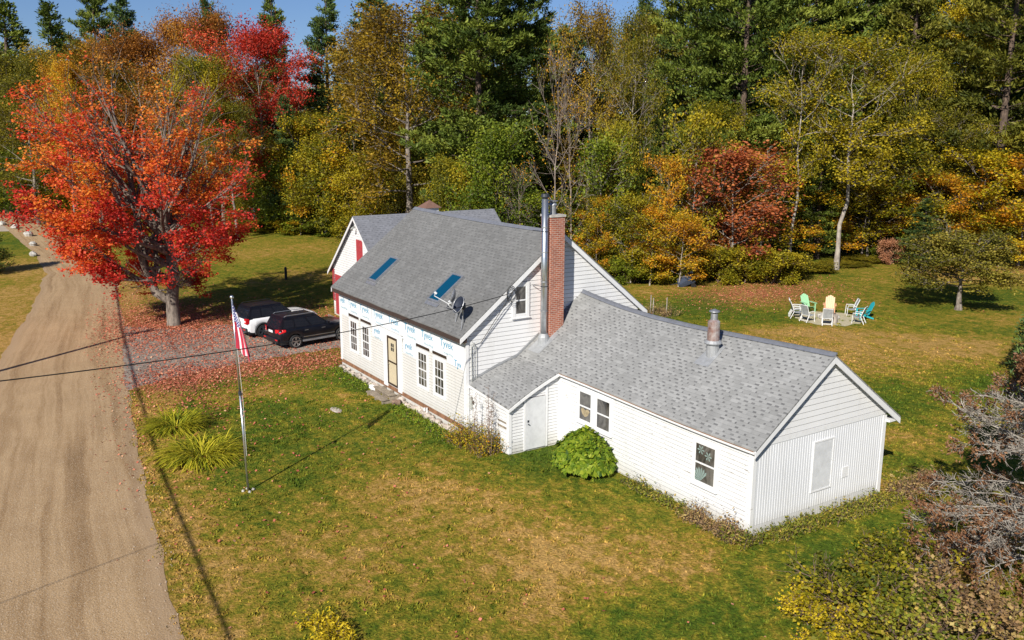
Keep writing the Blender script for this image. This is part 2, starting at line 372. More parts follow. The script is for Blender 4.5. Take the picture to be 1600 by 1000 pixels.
def deciduous(seed, H=20., Rc=5., zb=4., nl=22, leaves=14000, lsize=.26, tr=.28, env='oval', elev=(15, 65), clump=.55,
              flat=1., trunk_top=.95, lean=(0, 0), nsub=5, ntw=4, topthin=0., stems=1, leaf_start=.0, twigr=.012, sub2=.5, upb=.6, tintz=0.):
    rng = np.random.default_rng(seed); mb = MB(); cl = []
    for sidx in range(stems):
        a0 = rng.uniform(0, 6.28)
        tp = [np.zeros(3)]; d = np.array([lean[0], lean[1], 1.])
        if stems > 1: tp = [np.array([math.cos(a0), math.sin(a0), 0])*Rc*.15]; d = d+np.array([math.cos(a0), math.sin(a0), 0])*.35
        K = 9
        for i in range(K):
            dd = d+np.array([*rng.normal(size=2)*.06, 0]); dd /= np.linalg.norm(dd); tp.append(tp[-1]+dd*H*trunk_top/K/max(dd[2], .5))
        rr = [tr*(1-.93*i/K)*(1.35 if i == 0 else 1) for i in range(K+1)]
        mb.tube(tp, rr, 8, cap=False)
        m = max(3, nl//stems)
        for i in range(m):
            s = zb/H+(.97-zb/H)*(i+rng.uniform(0, .8))/m
            t = (s-zb/H)/(1-zb/H)
            e = {'oval': math.sin(math.pi*min(1, .22+.70*t))**.8, 'broad': (1-t)**.45*(.55+.45*min(1, t*4)), 'cone': 1.02-.85*t, 'column': .55+.45*math.sin(math.pi*t),
                 'vase': (.5+.5*math.sin(math.pi*min(1, .15+t*.75)))*.95}[env]
            p, td = samp(tp, min(s/trunk_top, 1)*.999)
            az = i*2.39996+a0+rng.uniform(-.4, .4); el = R(elev[0]+(elev[1]-elev[0])*t+rng.uniform(-10, 10))
            dr = np.array([math.cos(az)*math.cos(el), math.sin(az)*math.cos(el), math.sin(el)])
            L = Rc*e*rng.uniform(.8, 1.12)/max(.55, math.cos(el))
            L = min(L, (H*1.02-p[2])/max(.15, math.sin(el)) if math.sin(el) > .2 else L)
            pts = limb(rng, p, dr, L, 5, .12, .05); r0 = tr*(1-.85*s)*.42
            mb.tube(pts, [r0*(1-.85*k/5) for k in range(6)], 5, cap=False)
            for j in range(nsub):
                u = .3+.68*(j+rng.uniform(0, .9))/nsub
                q, qd = samp(pts, min(u, .999))
                sd_ = rot(qd, unit(rng.normal(size=3)), R(rng.uniform(25, 60))); sd_[2] = sd_[2]*flat+.1
                sp = limb(rng, q, sd_, L*sub2*(1.15-.6*u), 3, .18, .04); r1 = max(r0*(1-.8*u)*.6, twigr*1.6)
                mb.tube(sp, [r1, r1*.75, r1*.5, r1*.3], 4, cap=False)
                for k in range(ntw):
                    q2, d2 = samp(sp, min(.999, .3+.7*(k+rng.uniform(0, .9))/ntw))
                    td2 = rot(d2, unit(rng.normal(size=3)), R(rng.uniform(20, 65))); td2[2] = td2[2]*flat+.05
                    tw = limb(rng, q2, td2, L*.20*rng.uniform(.7, 1.3)+.2, 2, .2, .03)
                    mb.tube(tw, [twigr*1.3, twigr, twigr*.6], 3, cap=False)
                    if rng.uniform() > leaf_start: cl += [(tw[-1], t), (tw[1], t)]
    C = np.array([c[0] for c in cl]); T = np.array([c[1] for c in cl])
    keep = rng.uniform(size=len(C)) > topthin*T**1.2
    C = C[keep]; T = T[keep]
    ct = np.clip(rng.normal(.5, .2, len(C)), 0, 1)
    # neighbouring clumps share a hue
    blobs = C[rng.integers(0, len(C), 24)]; bt = rng.uniform(-.28, .28, 24)
    ct = ct*.5+.25+bt[np.argmin(((C[:, None]-blobs[None])**2).sum(-1), 1)]+tintz*(T-.4)
    per = max(1, int(leaves/len(C)))
    P = np.repeat(C, per, 0)+rng.normal(size=(len(C)*per, 3))*clump*np.array([1, 1, .55 if flat < 1 else .8])
    V, Q = leaf_quads(rng, P, lsize, upb)
    tint = np.clip(np.repeat(ct, per)+rng.normal(0, .14, len(P)), 0, 1)
    return mb, V, Q, tint
def pine(seed, H=25., Rc=4.5, zb=3., gap=.85, br=5, tuft=13, needles=9, nsize=.42, tr=.32, droop=-.02, cone=.75, dead=False):
    rng = np.random.default_rng(seed); mb = MB(); mb.tube([(0, 0, 0), (.1, 0, H*.3), (0, .15, H*.65), (0, 0, H)], [tr*1.2, tr*.85, tr*.5, .03], 8, cap=False)
    P = []; D = []; T = []
    z = zb
    while z < H-.3:
        t = (z-zb)/(H-zb)
        for b in range(br):
            if rng.uniform() < .12: continue
            az = rng.uniform(0, 6.283); L = Rc*((1-t)**cone)*(.45+.55*min(1, .35+t*5))*rng.uniform(.55, 1.15)+.35
            el = rng.uniform(-.08, .18)+.45*t
            pts = limb(rng, (0, 0, z+rng.uniform(-.35, .35)), np.array([math.cos(az)*math.cos(el), math.sin(az)*math.cos(el), math.sin(el)]), L, 4, .07, .05+droop)
            mb.tube(pts, [.055*(1-t*.6), .045, .03, .018, .008], 3, cap=False)
            ct = np.clip(rng.normal(.5, .2), 0, 1); side = np.array([-math.sin(az), math.cos(az), 0])
            nt_ = max(3, int(tuft*L/Rc*1.3))
            for k in range(nt_):
                u = .28+.72*(k+rng.uniform())/nt_; q, qd = samp(pts, min(u, .999))
                wv = rng.normal()*.26*L*(1.15-u)+rng.normal()*.1
                q = q+side*wv+np.array([0, 0, rng.normal()*.10+.05]); dq = unit(qd*.8+side*np.sign(wv)*.6+np.array([0, 0, .55]))
                P.append(np.repeat(q[None], needles, 0)+rng.normal(size=(needles, 3))*.13); D.append(unit(dq+rng.normal(size=(needles, 3))*.55))
                T.append(np.full(needles, ct)+rng.normal(0, .13, needles))
        z += gap*rng.uniform(.7, 1.3)*(1-.35*t)
    P = np.concatenate(P); D = np.concatenate(D); T = np.clip(np.concatenate(T), 0, 1); n = len(P)
    a = unit(np.cross(D, rng.normal(size=(n, 3)))); s = (nsize*rng.uniform(.7, 1.3, n))[:, None]
    V = np.stack([P-a*s*.12, P+D*s*.5-a*s*.16, P+D*s, P+D*s*.5+a*s*.16], 1).reshape(-1, 3)
    return mb, V, np.arange(4*n).reshape(-1, 4), T
PROTO = {}
def proto(key, gen, trunkname='trunk', crown='crown', barkm=None, leafm=None):
    mb, V, Q, T = gen
    r = bpy.data.objects.new('proto', None); tr_ = mb.build(trunkname, barkm, None, smooth=True); col.objects.unlink(tr_)
    cw = np_mesh(crown, V, Q, leafm, T, link=False)
    PROTO[key] = (tr_.data, cw.data, trunkname, crown)
    bpy.data.objects.remove(tr_); bpy.data.objects.remove(cw); bpy.data.objects.remove(r)
def plant(key, name, label, cat, loc, rz=0, sc=(1, 1, 1), leafm=None, barkm=None, group=None, gap=False):
    tm, cm, tn, cn = PROTO[key]
    r = thing(name, label, cat, loc, group); r.rotation_euler = (0, 0, rz); r.scale = sc
    for me, nm, mt in ((tm, tn, barkm), (cm, cn, leafm)):
        o = bpy.data.objects.new(nm, me); col.objects.link(o); o.parent = r
        if mt: o.material_slots[0].link = 'OBJECT'; o.material_slots[0].material = mt
    return r
def sstep(x, a, b):
    t = np.clip((x-a)/(b-a), 0, 1); return t*t*(3-2*t)
def gz(x, y): return .19*sstep(x, -1., 4.)*sstep(y, -5., 0.)*(1-sstep(y, 14., 26.))
# ------------------------------------------------------------------ ground
rngG = np.random.default_rng(5)
BL = []  # (x, y, rx, ry, channel, strength): real colour patches of the lawn
def blob(px, py, r, ch, s, ry=None):
    g = G(px, py); BL.append((g[0], g[1], r, ry or r, ch, s))
for q in [(250, 720, 1.6), (270, 800, 1.5), (300, 900, 1.3), (330, 980, 1.2), (235, 640, 1.3), (700, 800, 2.2), (800, 850, 2.2), (620, 760, 2.), (900, 900, 2.), (560, 880, 1.8), (420, 860, 1.6), (1050, 900, 1.6),
          (1450, 545, 3.6), (1380, 560, 3.4), (1520, 540, 3.4), (1420, 590, 2.5), (1200, 535, 3.), (1230, 520, 3.), (1300, 540, 3.5), (1330, 525, 3.), (1180, 460, 4.), (1560, 500, 3.), (1590, 425, 7.), (1500, 430, 6.), (20, 480, 3.5), (40, 520, 3.), (10, 450, 4.), (60, 450, 3.), (30, 560, 2.), (440, 395, 9.),
          (480, 430, 5.), (1390, 690, 1.2), (1400, 770, 1.), (1480, 900, 1.5), (1010, 455, 3.), (420, 610, 1.5), (520, 620, 1.3), (350, 620, 1.5), (800, 960, 1.5)]: blob(*q, 1, 1.)
for q in [(450, 680, 1.7), (420, 640, 1.5), (560, 600, 1.2), (590, 640, 1.1), (640, 665, 1.), (690, 690, 1.), (480, 740, 1.4), (630, 740, 1.2), (1460, 480, 2.6), (1530, 470, 2.8), (1580, 460, 3.2), (1440, 610, 3.), (1500, 590, 2.5),
          (1370, 640, 2.), (1390, 830, 1.), (1350, 860, 1.2), (1410, 740, 1.), (1090, 470, 3.), (1060, 490, 3.), (1120, 490, 2.5), (1290, 870, 1.), (1100, 960, 1.6), (970, 980, 1.4), (760, 930, 1.2), (880, 740, 1.1), (840, 720, 1.), (1220, 500, 1.4), (1245, 490, 1.2), (470, 410, 6.), (40, 380, 4.), (20, 330, 12.), (350, 690, 1.1), (300, 640, 1.2), (1130, 520, 2.), (1560, 620, 2.), (25, 440, 2.5)]: blob(*q, 0, 1.)
mp = G(272, 508)
for q in [(20, 500, 4.), (25, 465, 4.5), (55, 440, 4.), (12, 540, 3.), (40, 420, 5.), (0, 480, 5)]: blob(*q, 1, 1.6)
BL += [(mp[0]+.5, mp[1]-.8, 6, 4.2, 2, 1.25), (mp[0]+4, mp[1]+2.5, 4, 3, 2, .7), (mp[0]+3, mp[1]+7, 4, 5, 2, .5), (-15.4, -6.5, 2.2, 2.2, 2, .9), (-14.4, -3.5, 1.6, 2.6, 2, .8), (-14, -.5, 1.4, 2.2, 2, .6), (-13.2, -7.6, 1.6, 1.2, 2, .9), (-38, -3.5, 5, 2, 2, .35)]
g_ = G(1190, 458); BL += [(g_[0], g_[1], 3.2, 4.5, 2, .8)]
def chan(x, y, c):
    s = np.zeros_like(x)
    for bx, by, rx, ry, ch, st_ in BL:
        if ch == c: s += st_*np.exp(-(((x-bx)/rx)**2+((y-by)/ry)**2)*1.1)
    return s
def chans(x, y):
    a = [np.clip(chan(x, y, c), 0, 1.3) for c in range(3)]
    verge = np.exp(-((y-(road_right(x)+.6))/1.1)**2); a[1] = np.clip(a[1]+verge*1.2, 0, 1.3)
    return a
RX = np.array([-160., -110, -97, -84, -62, -52.5, -43.4, -28.9, -12.3, -4, 8.1, 30, 80])
RR = np.array([-6., -6.6, -6.2, -5.3, -5.0, -4.9, -4.9, -7., -9.7, -10.7, -12.1, -14., -18.])
RLx = np.array([-160., -110, -90, -62, -50, -33.9, -21.1, -12, 6, 30, 80])
RLy = np.array([-16., -11, -9.2, -8.5, -9.0, -11.5, -14.1, -15.2, -17.2, -20., -24.])
def road_right(x): return np.interp(x, RX, RR)
def road_left(x): return np.interp(x, RLx, RLy)
xs = np.concatenate([np.array([-3000, -1500, -700, -350, -220, -160, -130]), np.arange(-110, 38, .7), np.array([45, 60, 100, 250, 800, 2500.])])
ys = np.concatenate([np.array([-2500, -800, -300, -120, -70, -45, -34]), np.arange(-28, 76, .7), np.array([85, 100, 130, 200, 350, 800, 1800, 3500.])])
X, Y = np.meshgrid(xs, ys, indexing='ij'); Z = gz(X, Y)
nx, ny = X.shape
V = np.stack([X, Y, Z], -1).reshape(-1, 3); I = np.arange(nx*ny).reshape(nx, ny)
Q = np.stack([I[:-1, :-1], I[1:, :-1], I[1:, 1:], I[:-1, 1:]], -1).reshape(-1, 4)
def ground_color(ns, ls):
    "lawn colour from the patch attributes and noise"
    ag, ab, al = [N(ns, 'ShaderNodeAttribute', attribute_name=k).outputs['Fac'] for k in ('green', 'brown', 'litter')]
    g = N(ns, 'ShaderNodeNewGeometry').outputs['Position']
    n1 = noise(ns, ls, .16, 5, g, .65, .6); n2 = noise(ns, ls, 1.5, 7, g, .78, .5); n3 = noise(ns, ls, 14, 3, g, .7); n5 = noise(ns, ls, 4.5, 4, g, .75, .3)
    # mower-width streaks
    mpg = N(ns, 'ShaderNodeMapping'); mpg.inputs['Rotation'].default_value = (0, 0, R(38)); mpg.inputs['Scale'].default_value = (.25, 1.5, 1); ls.new(g, mpg.inputs[0])
    n4 = noise(ns, ls, .9, 3, mpg.outputs[0], .6)
    f = mth(ns, ls, 'ADD', mth(ns, ls, 'MULTIPLY_ADD', n1, 1.1, -.15), mth(ns, ls, 'MULTIPLY_ADD', n2, 2.5, -1.27))
    f = mth(ns, ls, 'ADD', f, mth(ns, ls, 'MULTIPLY_ADD', n4, .5, -.25))
    f = mth(ns, ls, 'ADD', f, mth(ns, ls, 'MULTIPLY', ag, -.27)); f = mth(ns, ls, 'ADD', f, mth(ns, ls, 'MULTIPLY', ab, .37)); f = mth(ns, ls, 'ADD', f, mth(ns, ls, 'MULTIPLY_ADD', n5, 1.3, -.65), clamp=True)
    c = ramp(ns, ls, f, [(.0, (.075, .118, .010)), (.30, (.150, .162, .014)), (.55, (.25, .205, .022)), (.78, (.35, .222, .042)), (1, (.46, .28, .085))])
    lf = mth(ns, ls, 'MULTIPLY', al, mth(ns, ls, 'MULTIPLY_ADD', n2, 1.6, -.1), clamp=True)
    lf = mth(ns, ls, 'MULTIPLY', lf, ramp(ns, ls, n3, [(.36, (.25, .25, .25)), (.55, (1, 1, 1))]), clamp=True)
    c = mix(ns, ls, lf, c, mix(ns, ls, n3, (.34, .10, .06), (.52, .21, .14)))
    sp = ramp(ns, ls, n3, [(.3, (.5, .5, .5)), (.68, (1.3, 1.3, 1.3))])
    c = mix(ns, ls, 1., c, ramp(ns, ls, n5, [(.32, (.72, .76, .74)), (.66, (1.18, 1.14, 1.12))]), 'MULTIPLY')
    return mix(ns, ls, 1., c, sp, 'MULTIPLY'), n3, n2
m, ns, ls, b = newmat('autumn_lawn'); c, n3, n2 = ground_color(ns, ls)
ls.new(c, b.inputs['Base Color']); b.inputs['Roughness'].default_value = .95; b.inputs['Specular IOR Level'].default_value = .1
bump(ns, ls, b, mth(ns, ls, 'ADD', n3, n2), .9, .06)
gnd = np_mesh('ground', V, Q, m)
for k, arr in zip(('green', 'brown', 'litter'), chans(V[:, 0], V[:, 1])):
    at = gnd.data.attributes.new(k, 'FLOAT', 'POINT'); at.data.foreach_set('value', arr.astype(np.float32))
for p in gnd.data.polygons: p.use_smooth = True
tag(gnd, kind='structure')
# road
def strip(name, xs_, lo, hi, z, mat, nv=14, wob=.16, seed=3):
    rg = np.random.default_rng(seed); vs = []; uv = []
    wl = np.convolve(rg.normal(size=len(xs_)+8), np.ones(5)/5, 'same')[4:-4]*wob; wh = np.convolve(rg.normal(size=len(xs_)+8), np.ones(5)/5, 'same')[4:-4]*wob
    for i, x in enumerate(xs_):
        a, b_ = lo(x)+wl[i], hi(x)+wh[i]
        for k in range(nv):
            t = k/(nv-1); vs.append((x, a+(b_-a)*t, z)); uv.append((x, t))
    fs = [(i*nv+k, (i+1)*nv+k, (i+1)*nv+k+1, i*nv+k+1) for i in range(len(xs_)-1) for k in range(nv-1)]
    o = np_mesh(name, np.array(vs), np.array(fs), mat)
    u = o.data.uv_layers.new(name='UVMap'); vi = np.zeros(len(fs)*4, np.int32); o.data.loops.foreach_get('vertex_index', vi)
    u.data.foreach_set('uv', np.array(uv, np.float32)[vi].ravel())
    tag(o, kind='structure'); return o
m, ns, ls, b = newmat('dirt_road_gravel')
uv = uvnode(ns); s = N(ns, 'ShaderNodeSeparateXYZ'); ls.new(uv, s.inputs[0]); g = N(ns, 'ShaderNodeNewGeometry').outputs['Position']
mp_ = N(ns, 'ShaderNodeMapping'); mp_.inputs['Scale'].default_value = (.035, 5.5, 1); ls.new(uv, mp_.inputs[0])
rut = noise(ns, ls, 1.6, 4, mp_.outputs[0], .6, .3)
n1 = noise(ns, ls, .5, 5, g, .65); n2 = noise(ns, ls, 22, 4, g, .75); n3 = noise(ns, ls, 34, 2, g, .8)
c = ramp(ns, ls, rut, [(.30, (.27, .17, .085)), (.43, (.36, .235, .122)), (.55, (.46, .315, .175)), (.64, (.37, .245, .13)), (.8, (.42, .29, .16))])
c = mix(ns, ls, 1., c, ramp(ns, ls, n1, [(.3, (.86, .84, .82)), (.7, (1.06, 1.06, 1.06))]), 'MULTIPLY')
c = mix(ns, ls, 1., c, ramp(ns, ls, n2, [(.3, (.68, .67, .66)), (.7, (1.22, 1.22, 1.2))]), 'MULTIPLY')
c = mix(ns, ls, ramp(ns, ls, n3, [(.57, (0, 0, 0)), (.66, (.7, .7, .7))]), c, (.68, .58, .45))
ed = mth(ns, ls, 'ABSOLUTE', mth(ns, ls, 'SUBTRACT', s.outputs[1], .5)); ed = mth(ns, ls, 'ADD', ed, mth(ns, ls, 'MULTIPLY_ADD', n1, .22, -.11))
c = mix(ns, ls, ramp(ns, ls, ed, [(.40, (0, 0, 0)), (.46, (.55, .55, .55))]), c, mix(ns, ls, n2, (.30, .20, .11), (.46, .33, .21)))
ls.new(c, b.inputs['Base Color']); b.inputs['Roughness'].default_value = .95; b.inputs['Specular IOR Level'].default_value = .1
bump(ns, ls, b, n2, .8, .03)
strip('dirt_road', np.concatenate([np.arange(-160, -70, 1.5), np.arange(-70, 34, .45)]), road_left, road_right, .008, m)
m, ns, ls, b = newmat('grey_driveway_gravel')
g = N(ns, 'ShaderNodeNewGeometry').outputs['Position']; n1 = noise(ns, ls, .7, 5, g, .7); n2 = noise(ns, ls, 18, 4, g, .8)
c = ramp(ns, ls, n1, [(.3, (.19, .155, .125)), (.55, (.29, .245, .20)), (.8, (.38, .30, .22))])
c = mix(ns, ls, 1., c, ramp(ns, ls, n2, [(.3, (.6, .6, .6)), (.7, (1.35, 1.33, 1.3))]), 'MULTIPLY')
ls.new(c, b.inputs['Base Color']); b.inputs['Roughness'].default_value = .95; bump(ns, ls, b, n2, .8, .03)
# driveway runs from the road to the barn, built across its width with t along y
dy = np.arange(-9.6, 4.3, .35); rgd = np.random.default_rng(8); vs = []; nv = 24
for i, y in enumerate(dy):
    xr = np.interp(y, [-9.6, -8.9, -7.5, -2.4, 1.2, 4.4], [-13.0, -13.5, -14.4, -15.4, -15.8, -16.3])+rgd.normal()*.10; xl = np.interp(y, [-9.6, -7.5, -5, 0, 4.4], [-30, -27.5, -24.8, -23.6, -23.6])+rgd.normal()*.25
    for k in range(nv):
        x = xl+(xr-xl)*k/(nv-1); vs.append((x, max(y, road_right(x)-.25), .004))
np_mesh('driveway', np.array(vs), np.array([(i*nv+k, i*nv+k+1, (i+1)*nv+k+1, (i+1)*nv+k) for i in range(len(dy)-1) for k in range(nv-1)]), m)['kind'] = 'structure'
def side_track():
    "pale track that turns off the road to the left"
    P = [G(-60, 352), G(0, 349), G(30, 352), G(60, 362)]
    a = np.array([(-86.0, -34.), (-90., -24.), (-90, -16.), (-88, -9.)]); vs = []
    for k in range(13):
        t = k/12*3; i = min(int(t), 2); p = a[i]*(1-(t-i))+a[i+1]*(t-i)
        for s_ in (-1, -.4, .4, 1): vs.append((p[0]+s_*4.0, p[1], .004))
    o = np_mesh('side_track', np.array(vs), np.array([(i*4+k, i*4+k+1, (i+1)*4+k+1, (i+1)*4+k) for i in range(12) for k in range(3)]), TRACK)
    tag(o, kind='structure')
TRACK = plain('pale_track', (.46, .38, .30), .95, var=.12, sc=.8, bmp=.4); side_track()
def on_soft(x, y):
    "mask: lawn, not road / drive / buildings"
    ok = (y > road_right(x)-.05+.22*np.sin(x*2.3)*np.sin(x*.9+1)) | (y < road_left(x)-.15)
    ok &= ~((x > -24) & (x < np.interp(y, [-9.6, -8.9, -7.5, -2.4, 1.2, 4.4], [-13.0, -13.5, -14.4, -15.4, -15.8, -16.3])+.1) & (y < 4.4) & (y > -9.6) & (x > -28))
    ok &= ~((x > -12.1) & (x < .1) & (y > -.25) & (y < 8.3)) & ~((x > 0) & (x < 11.75) & (y > 2.2) & (y < 8.3)) & ~((x > 0) & (x < 2.7) & (y > .1) & (y < 2.5)) & ~((x > -24.1) & (x < -16) & (y > 4.3) & (y < 13.5))
    return ok
def in_view(x, y, m_=60):
    v = np.stack([x, y, np.zeros_like(x)], -1)-CAM; z = v@cd; px = 800+F*(v@cr)/z; py = 500-F*(v@cu)/z
    return (z > 1) & (px > -m_) & (px < 1600+m_) & (py < 1000+m_)
def blades():
    rg = np.random.default_rng(21); n = 900000
    x = rg.uniform(-32, 22, n); y = rg.uniform(-22, 44, n)
    d_ = np.hypot(x-CAM[0], y-CAM[1]); k = in_view(x, y) & on_soft(x, y) & (d_ < 50)
    # clumpier, taller growth where the lawn is green and beside walls
    x, y = x[k], y[k]
    tx, ty = rg.uniform(-16, 20, 2600), rg.uniform(-12, 34, 2600); kt = in_view(tx, ty) & on_soft(tx, ty); tx, ty = tx[kt], ty[kt]
    wx = np.repeat(tx, 16)+rg.normal(0, .085, len(tx)*16); wy = np.repeat(ty, 16)+rg.normal(0, .085, len(tx)*16); nt0 = len(wx)
    cg, cb, cl_ = chans(x, y)
    vg = np.exp(-((y-road_right(x)-.35)/.45)**2)
    k = rg.uniform(size=len(x)) < np.clip(.45*vg+.20+.10*cg-.05*cb+.14*np.sin(x*1.7+np.sin(y*1.1)*2)*np.sin(y*1.3), .05, .8); x, y = np.r_[x[k], wx], np.r_[y[k], wy]; cg, cb, cl_ = chans(x, y); cg[-nt0:] += .3; n = len(x); tall = np.r_[np.ones(n-nt0), np.full(nt0, 1.25)]
    h = rg.uniform(.025, .065, n)*(1+.3*cg)*tall; a = rg.uniform(0, 6.283, n); wv = rg.uniform(.012, .026, n)*(1+np.hypot(x-CAM[0], y-CAM[1])/60)
    P = np.stack([x, y, gz(x, y)+.0], -1); s_ = np.stack([np.cos(a), np.sin(a), 0*a], -1)*wv[:, None]; ln = np.stack([-np.sin(a), np.cos(a), 0*a], -1)*(h*rg.uniform(-.9, .9, n))[:, None]
    V = np.stack([P-s_, P+s_, P+ln+np.array([0, 0, 1.])*h[:, None]], 1).reshape(-1, 3)
    m, ns, ls, b = newmat('grass_blades'); c, n3, n2 = ground_color(ns, ls)
    at = N(ns, 'ShaderNodeAttribute', attribute_name='tint').outputs['Fac']
    c = mix(ns, ls, 1., c, ramp(ns, ls, at, [(.1, (.7, .78, .7)), (.6, (1.0, 1.0, 1.0)), (.97, (1.25, 1.22, 1.1))]), 'MULTIPLY')
    ls.new(c, b.inputs['Base Color']); b.inputs['Roughness'].default_value = .8; b.inputs['Specular IOR Level'].default_value = .15
    o = np_mesh('grass', V, np.arange(3*n).reshape(-1, 3), m, rg.uniform(0, 1, n), 3)
    for kx, arr in zip(('green', 'brown', 'litter'), (cg, cb, cl_)):
        t = o.data.attributes.new(kx, 'FLOAT', 'FACE'); t.data.foreach_set('value', arr.astype(np.float32))
    tag(o, kind='stuff')
blades()
def scatter_leaves():
    rg = np.random.default_rng(22); P = []
    def cloud(cx, cy, sx, sy, n): P.append(np.stack([rg.normal(cx, sx, n), rg.normal(cy, sy, n)], -1))
    cloud(mp[0]+.5, mp[1]-.6, 4.2, 2.6, 13000); cloud(mp[0]+5, mp[1]+7, 4, 4, 4000); cloud(-14.4, -6.8, 1.3, 1.4, 2600); cloud(-14.2, -3, 1.2, 2.5, 2600); cloud(-13.2, 0, 1.3, 2.2, 1200); cloud(-36, -4.0, 5, 1.6, 900)
    cloud(-19, -2, 4, 4, 1100); cloud(-8, -5, 6, 3.5, 500); cloud(-5, -9.5, 6, 1.2, 500); cloud(5, -6, 8, 4, 160); cloud(-10.5, -7.5, 2.5, 1.2, 900)
    cloud(g_[0], g_[1], 2.5, 4, 4000); cloud(-8, 30, 9, 12, 300); cloud(8, 14, 5, 6, 120); cloud(10, -2, 4, 3, 60)
    P = np.concatenate(P); k = in_view(P[:, 0], P[:, 1]) & ((P[:, 1] > road_right(P[:, 0])-1.4+rg.normal(0, .5, len(P)))) & ~((P[:, 0] > -12.1) & (P[:, 0] < 12) & (P[:, 1] > -.2) & (P[:, 1] < 8.3)) & ~((P[:, 0] > -24) & (P[:, 0] < -16) & (P[:, 1] > 4.2) & (P[:, 1] < 13.5))
    P = P[k]; P = np.c_[P, gz(P[:, 0], P[:, 1])+rg.uniform(.02, .06, len(P))]
    V, Q = leaf_quads(rg, P, .09, 1.6, .8); T = np.clip(rg.beta(1.6, 2.4, len(P)), 0, 1)
    o = np_mesh('fallen_leaves', V, Q, L_FALLEN, T); tag(o, kind='stuff')
scatter_leaves()
def stones_loose():
    rg = np.random.default_rng(23); mb = MB()
    for i in range(420):
        x = rg.uniform(-16, 12); sgn = rg.uniform() < .8; y = (road_right(x)-rg.uniform(-.35, .7)) if sgn else road_left(x)+rg.uniform(0, 2.)
        r = rg.uniform(.010, .032); mb.blob((x, y, r*.4), (r, r*.8, r*.6), rg, 5, 3)
    tag(mb.build('roadside_gravel', plain('warm_gravel', (.46, .36, .26), .9)), kind='stuff')
stones_loose()
# ------------------------------------------------------------------ house
HX0, HX1 = -11.99, 0.; AX = 11.63; AY0, AY1 = 2.345, 8.12; EXY = .2; EXX = 2.61
def clap(mb, ax, plane, sgn, z0, z1, iv, expo=.15, depth=.016):
    "overlapping boards; ax 0: wall faces x, runs along y; ax 1: faces y, runs along x"
    z = z0
    def P(a, z_, o): return (plane+sgn*o, a, z_) if ax == 0 else (a, plane+sgn*o, z_)
    while z < z1-.01:
        zt = min(z+expo, z1); a0, b0 = iv(z); a1, b1 = iv(zt-.001)
        if b0-a0 > .02:
            if b1 < a1: a1 = b1 = (a1+b1)/2
            zl = z+.012; vs = [P(a0, zl, depth), P(b0, zl, depth), P(b1, zt, .003), P(a1, zt, .003), P(a0, z-.008, 0.0015), P(b0, z-.008, 0.0015)]
            fs = [(0, 1, 2, 3), (4, 5, 1, 0)]  # second face is the butt edge, coloured as the lap shadow
            if (sgn > 0) == (ax == 1): fs = [f[::-1] for f in fs]
            mb.add(vs, fs)
        z = zt
    return mb
house = thing('farmhouse', 'white farmhouse with grey shingle roof, brick chimney and long low wing reaching to the right', 'house', (0, 0, 0))
rs = np.random.default_rng(31)
MS = (7.472-3.94)/(4.158+.345)
def mainz(y): return 3.94+(y+.345)*MS if y < 4.158 else 7.472-(y-4.158)*(7.472-4.04)/(8.458-4.158)
def sheet(grid, name, mat, uvs, thick=.05, parent=house):
    "grid (n,m,3) as a slab with uv in metres"
    g = np.array(grid, float); n, m_ = g.shape[:2]; mb = MB()
    v = g.reshape(-1, 3); V = np.concatenate([v, v-np.array([0, 0, thick])]); k = n*m_
    fs = []; uvl = []
    u = np.array(uvs, float).reshape(-1, 2)
    for i in range(n-1):
        for j in range(m_-1):
            q = (i*m_+j, (i+1)*m_+j, (i+1)*m_+j+1, i*m_+j+1); fs.append(q); fs.append(tuple(x+k for x in q[::-1]))
    e = [(i*m_, (i+1)*m_) for i in range(n-1)]+[((i+1)*m_+m_-1, i*m_+m_-1) for i in range(n-1)]+[(j+1, j) for j in range(m_-1)]+[((n-1)*m_+j, (n-1)*m_+j+1) for j in range(m_-1)]
    fs += [(a, b_, b_+k, a+k)[::-1] for a, b_ in e]
    o = MB().add(V, fs).build(name, mat, parent); me = o.data
    n_up = me.polygons[0].normal.z
    if n_up < 0: me.flip_normals()
    l = me.uv_layers.new(name='UVMap'); uu = np.concatenate([u, u])
    for lp in me.loops: l.data[lp.index].uv = uu[lp.vertex_index]
    return o
# main roof, front slope then rear slope, with a slight sag along the ridge
def mgrid(y0, y1, nseg=14, x0=HX0-.19, x1=.19):
    g = []; uv = []
    for i in range(nseg+1):
        x = x0+(x1-x0)*i/nseg; r = []; ru = []
        for j in range(7):
            y = y0+(y1-y0)*j/6; sag = -.055*math.sin(math.pi*i/nseg)*(1-abs(y-4.158)/4.6)+.012*math.sin(i*1.7+j)
            r.append((x, y, mainz(y)+sag)); ru.append((x, abs(y-4.158)*math.hypot(1, MS)+20))
        g.append(r); uv.append(ru)
    return g, uv
g, uv = mgrid(-.345, 4.158); sheet(g, 'roof', SHM, uv)
g, uv = mgrid(4.158, 8.458); sheet(g, 'rear_roof', SHM, uv)
mb = MB(); pr = [(HX0-.19+(12.37)*i/14, 4.158, 7.472-.055*math.sin(math.pi*i/14)) for i in range(15)]
for a, b_ in zip(pr[:-1], pr[1:]):
    for s_, k in ((-1, MS), (1, .798)):
        mb.add([np.array(a)+(0, 0, .022), np.array(b_)+(0, 0, .022), np.array(b_)+(0, s_*.16, .022-.16*k+.012), np.array(a)+(0, s_*.16, .022-.16*k+.012)], [(0, 1, 2, 3)])
mb.build('ridge_cap', RIDGECAP, house)
